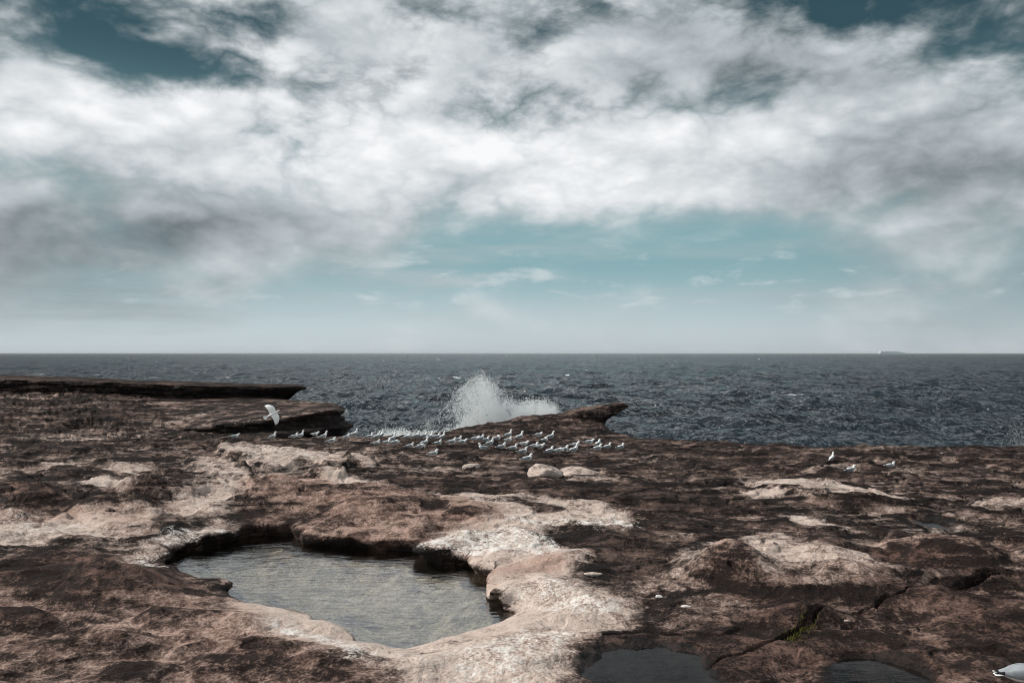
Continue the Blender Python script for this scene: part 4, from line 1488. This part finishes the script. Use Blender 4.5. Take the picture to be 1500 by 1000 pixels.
# the near gull cut by the right edge of the picture
near_parts = gull_parts('hunch')
zb = 0.075 + 0.060
near_parts.append(('mantle', loft('gull_mantle', [(0.080, 0, zb + 0.052, 0.026, 0.014), (0.050, 0, zb + 0.045, 0.050, 0.026), (0.0, 0, zb + 0.036, 0.060, 0.036), (-0.06, 0, zb + 0.030, 0.050, 0.032), (-0.12, 0, zb + 0.022, 0.034, 0.020), (-0.165, 0, zb + 0.016, 0.020, 0.010)], M_grey, 16, 4), []))
for s_ in (-1, 1):
    near_parts.append(('wing_spot', loft('gull_wing_spot', [(-0.190, s_ * 0.014, zb + 0.012, 0.002, 0.002), (-0.202, s_ * 0.012, zb + 0.013, 0.005, 0.005), (-0.214, s_ * 0.008, zb + 0.014, 0.002, 0.002)], M_white, 8, 3), []))
PROTO['near'] = near_parts
x, y, z = on_ground(1497, 1012)
gull(0, 0, 'near', -6, 'large near gull with grey wing and black wing tips at the lower right corner', None, 1.18, (x, y, z))


def flying_gull():
    d = 27.0
    r0 = ray(399.5, 606)
    k = d / r0[1]
    p = Vector((r0[0] * k, r0[1] * k, EYE + r0[2] * k))
    o = link('seagull', None, label='gull in flight with spread wings in front of the dark ledge', cat='gull')
    o.location = p
    fwd = Vector((0.80, 0.30, 0.44)).normalized()
    left = Vector((-0.47, 0.10, 0.84))
    o.scale = (1.40, 0.92, 1.25)
    left = (left - fwd * left.dot(fwd)).normalized()
    up = fwd.cross(left)
    o.rotation_euler = Matrix((fwd, left, up)).transposed().to_euler()
    body = [(-0.13, 0, 0, 0.02, 0.012), (-0.09, 0, 0, 0.036, 0.032), (0, 0, 0, 0.055, 0.052), (0.07, 0, 0.002, 0.05, 0.046), (0.11, 0, 0.006, 0.032, 0.030), (0.14, 0, 0.008, 0.028, 0.027), (0.165, 0, 0.004, 0.016, 0.015), (0.172, 0, 0.003, 0.009, 0.009)]
    link('body', loft('flying_body', body, M_white, 16, 4), o)
    link('beak', loft('flying_beak', [(0.168, 0, 0.003, 0.007, 0.007), (0.19, 0, 0.001, 0.005, 0.006), (0.208, 0, -0.003, 0.001, 0.001)], M_red, 8, 3), o)

    def fan(name, prof, mat, s, thick, parent):
        # prof: span position y, leading x, trailing x, z
        bm = bmesh.new()
        top, bot = [], []
        for (yy, xl, xt, zz) in prof:
            row_t, row_b = [], []
            for k_ in range(7):
                t = k_ / 6
                th = thick * math.sin(math.pi * min(max(t, 0.04), 0.96)) * (1 - 0.6 * yy / 0.5)
                xx = xl + (xt - xl) * t
                row_t.append(bm.verts.new((xx, s * yy, zz + th + 0.012 * math.sin(math.pi * t))))
                row_b.append(bm.verts.new((xx, s * yy, zz - th + 0.012 * math.sin(math.pi * t))))
            top.append(row_t)
            bot.append(row_b)
        for a in range(len(prof) - 1):
            for k_ in range(6):
                bm.faces.new((top[a][k_], top[a][k_ + 1], top[a + 1][k_ + 1], top[a + 1][k_]))
                bm.faces.new((bot[a][k_], bot[a + 1][k_], bot[a + 1][k_ + 1], bot[a][k_ + 1]))
            bm.faces.new((top[a][0], top[a + 1][0], bot[a + 1][0], bot[a][0]))
            bm.faces.new((top[a][6], bot[a][6], bot[a + 1][6], top[a + 1][6]))
        bm.faces.new([*top[0], *bot[0][::-1]])
        bm.faces.new([*top[-1][::-1], *bot[-1]])
        bmesh.ops.recalc_face_normals(bm, faces=bm.faces[:])
        m_ = bpy.data.meshes.new(name)
        bm.to_mesh(m_)
        bm.free()
        for q in m_.polygons:
            q.use_smooth = True
        m_.materials.append(mat)
        return link(name, m_, parent)
    for s in (1, -1):
        bend = 0.03
        wp = [(0.03, 0.085, -0.055, 0.01), (0.10, 0.100, -0.060, 0.02), (0.18, 0.105, -0.050, bend), (0.26, 0.085, -0.055, bend - 0.01), (0.34, 0.040, -0.065, bend - 0.03), (0.395, 0.000, -0.075, bend - 0.05)]
        w = fan('wing', wp, M_white, s, 0.006, o)
        tp = [(0.392, 0.002, -0.074, bend - 0.05), (0.42, -0.025, -0.080, bend - 0.06), (0.445, -0.060, -0.088, bend - 0.072)]
        fan('wing_tip', tp, M_black, s, 0.004, w)
    # spread tail
    bm = bmesh.new()
    vs_t, vs_b = [], []
    c = [bm.verts.new((-0.10, 0, 0.006)), bm.verts.new((-0.10, 0, -0.006))]
    for k_ in range(11):
        a = math.radians(-38 + 7.6 * k_)
        xx, yy = -0.10 - 0.13 * math.cos(a), 0.13 * math.sin(a)
        vs_t.append(bm.verts.new((xx, yy, 0.003)))
        vs_b.append(bm.verts.new((xx, yy, -0.001)))
    for k_ in range(10):
        bm.faces.new((c[0], vs_t[k_], vs_t[k_ + 1]))
        bm.faces.new((c[1], vs_b[k_ + 1], vs_b[k_]))
        bm.faces.new((vs_t[k_], vs_b[k_], vs_b[k_ + 1], vs_t[k_ + 1]))
    bmesh.ops.recalc_face_normals(bm, faces=bm.faces[:])
    m_ = bpy.data.meshes.new('flying_tail')
    bm.to_mesh(m_)
    bm.free()
    m_.materials.append(M_white)
    link('tail', m_, o)


flying_gull()


# ------------------------------------------------------------------ ship on the horizon
def ship():
    D = 8200.0
    k = D / F
    o = link('container_ship', None, label='faint grey container ship on the right of the horizon', cat='ship')
    o.location = ((1306 - 750) * k, D, SEA_Z)
    m_h = plain_material('ship_hull_hazed', (0.58, 0.66, 0.69), 0.6, 0.06, 0.02)  # ship tones paled towards the sky, distance haze put into the colour
    m_w = plain_material('ship_white_hazed', (0.84, 0.86, 0.87), 0.6, 0.05, 0.02)
    m_c = plain_material('container_hazed', (0.66, 0.73, 0.75), 0.6, 0.10, 0.03)
    L, B, H = 37 * k, 34.0, 13.0

    def poly_prism(name, prof, y0, y1, mat):
        bm = bmesh.new()
        a = [bm.verts.new((x_, y0, z_)) for x_, z_ in prof]
        b = [bm.verts.new((x_, y1, z_)) for x_, z_ in prof]
        n_ = len(prof)
        for i_ in range(n_):
            bm.faces.new((a[i_], a[(i_ + 1) % n_], b[(i_ + 1) % n_], b[i_]))
        bm.faces.new(a[::-1])
        bm.faces.new(b)
        bmesh.ops.recalc_face_normals(bm, faces=bm.faces[:])
        q = bpy.data.meshes.new(name)
        bm.to_mesh(q)
        bm.free()
        q.materials.append(mat)
        return link(name, q, o)
    poly_prism('hull', [(-L / 2, 2), (-L / 2 + 6, -1), (L / 2 - 14, -1), (L / 2 - 8, 5), (L / 2, H + 3), (L / 2 - 14, H + 2), (L / 2 - 18, H), (-L / 2, H)], -B / 2, B / 2, m_h)
    poly_prism('bridge', [(-L / 2 + 8, H), (-L / 2 + 22, H), (-L / 2 + 22, H + 17), (-L / 2 + 24, H + 17), (-L / 2 + 24, H + 21), (-L / 2 + 8, H + 21)], -B / 2 + 1, B / 2 - 1, m_w)
    poly_prism('funnel', [(-L / 2 + 2, H), (-L / 2 + 7, H), (-L / 2 + 6.5, H + 20), (-L / 2 + 3, H + 20)], -4, 4, m_h)
    xs = -L / 2 + 32
    i_ = 0
    hs = [15, 18, 18, 16, 18, 15, 16, 13, 13, 10, 8]
    while xs + 16 < L / 2 - 22 and i_ < len(hs):
        poly_prism('container_stack', [(xs, H), (xs + 15.5, H), (xs + 15.5, H + hs[i_] * 0.9), (xs, H + hs[i_] * 0.9)], -B / 2 + 1, B / 2 - 1, m_w if i_ == 4 else m_c)
        xs += 18.5
        i_ += 1


ship()

# ------------------------------------------------------------------ sea air
def haze():
    mt, n, out = new_mat('sea_haze')
    v = n.node('ShaderNodeVolumePrincipled')
    v.inputs['Color'].default_value = (0.86, 0.92, 0.95, 1)
    v.inputs['Density'].default_value = HAZE_DENSITY
    n.t.links.new(v.outputs[0], out.inputs['Volume'])
    bm = bmesh.new()
    x0, x1, y0, y1, z0, z1 = -110000, 110000, -60, 70000, -16.0, 45.0
    vs = [bm.verts.new(p) for p in ((x0, y0, z0), (x1, y0, z0), (x1, y1, z0), (x0, y1, z0), (x0, y0, z1), (x1, y0, z1), (x1, y1, z1), (x0, y1, z1))]
    for f in ((0, 3, 2, 1), (4, 5, 6, 7), (0, 1, 5, 4), (1, 2, 6, 5), (2, 3, 7, 6), (3, 0, 4, 7)):
        bm.faces.new([vs[i] for i in f])
    m_ = bpy.data.meshes.new('haze')
    bm.to_mesh(m_)
    bm.free()
    m_.materials.append(mt)
    link('haze', m_, kind='stuff', label='thin sea haze over the water', cat='haze')


HAZE_DENSITY = 3.5e-5
haze()
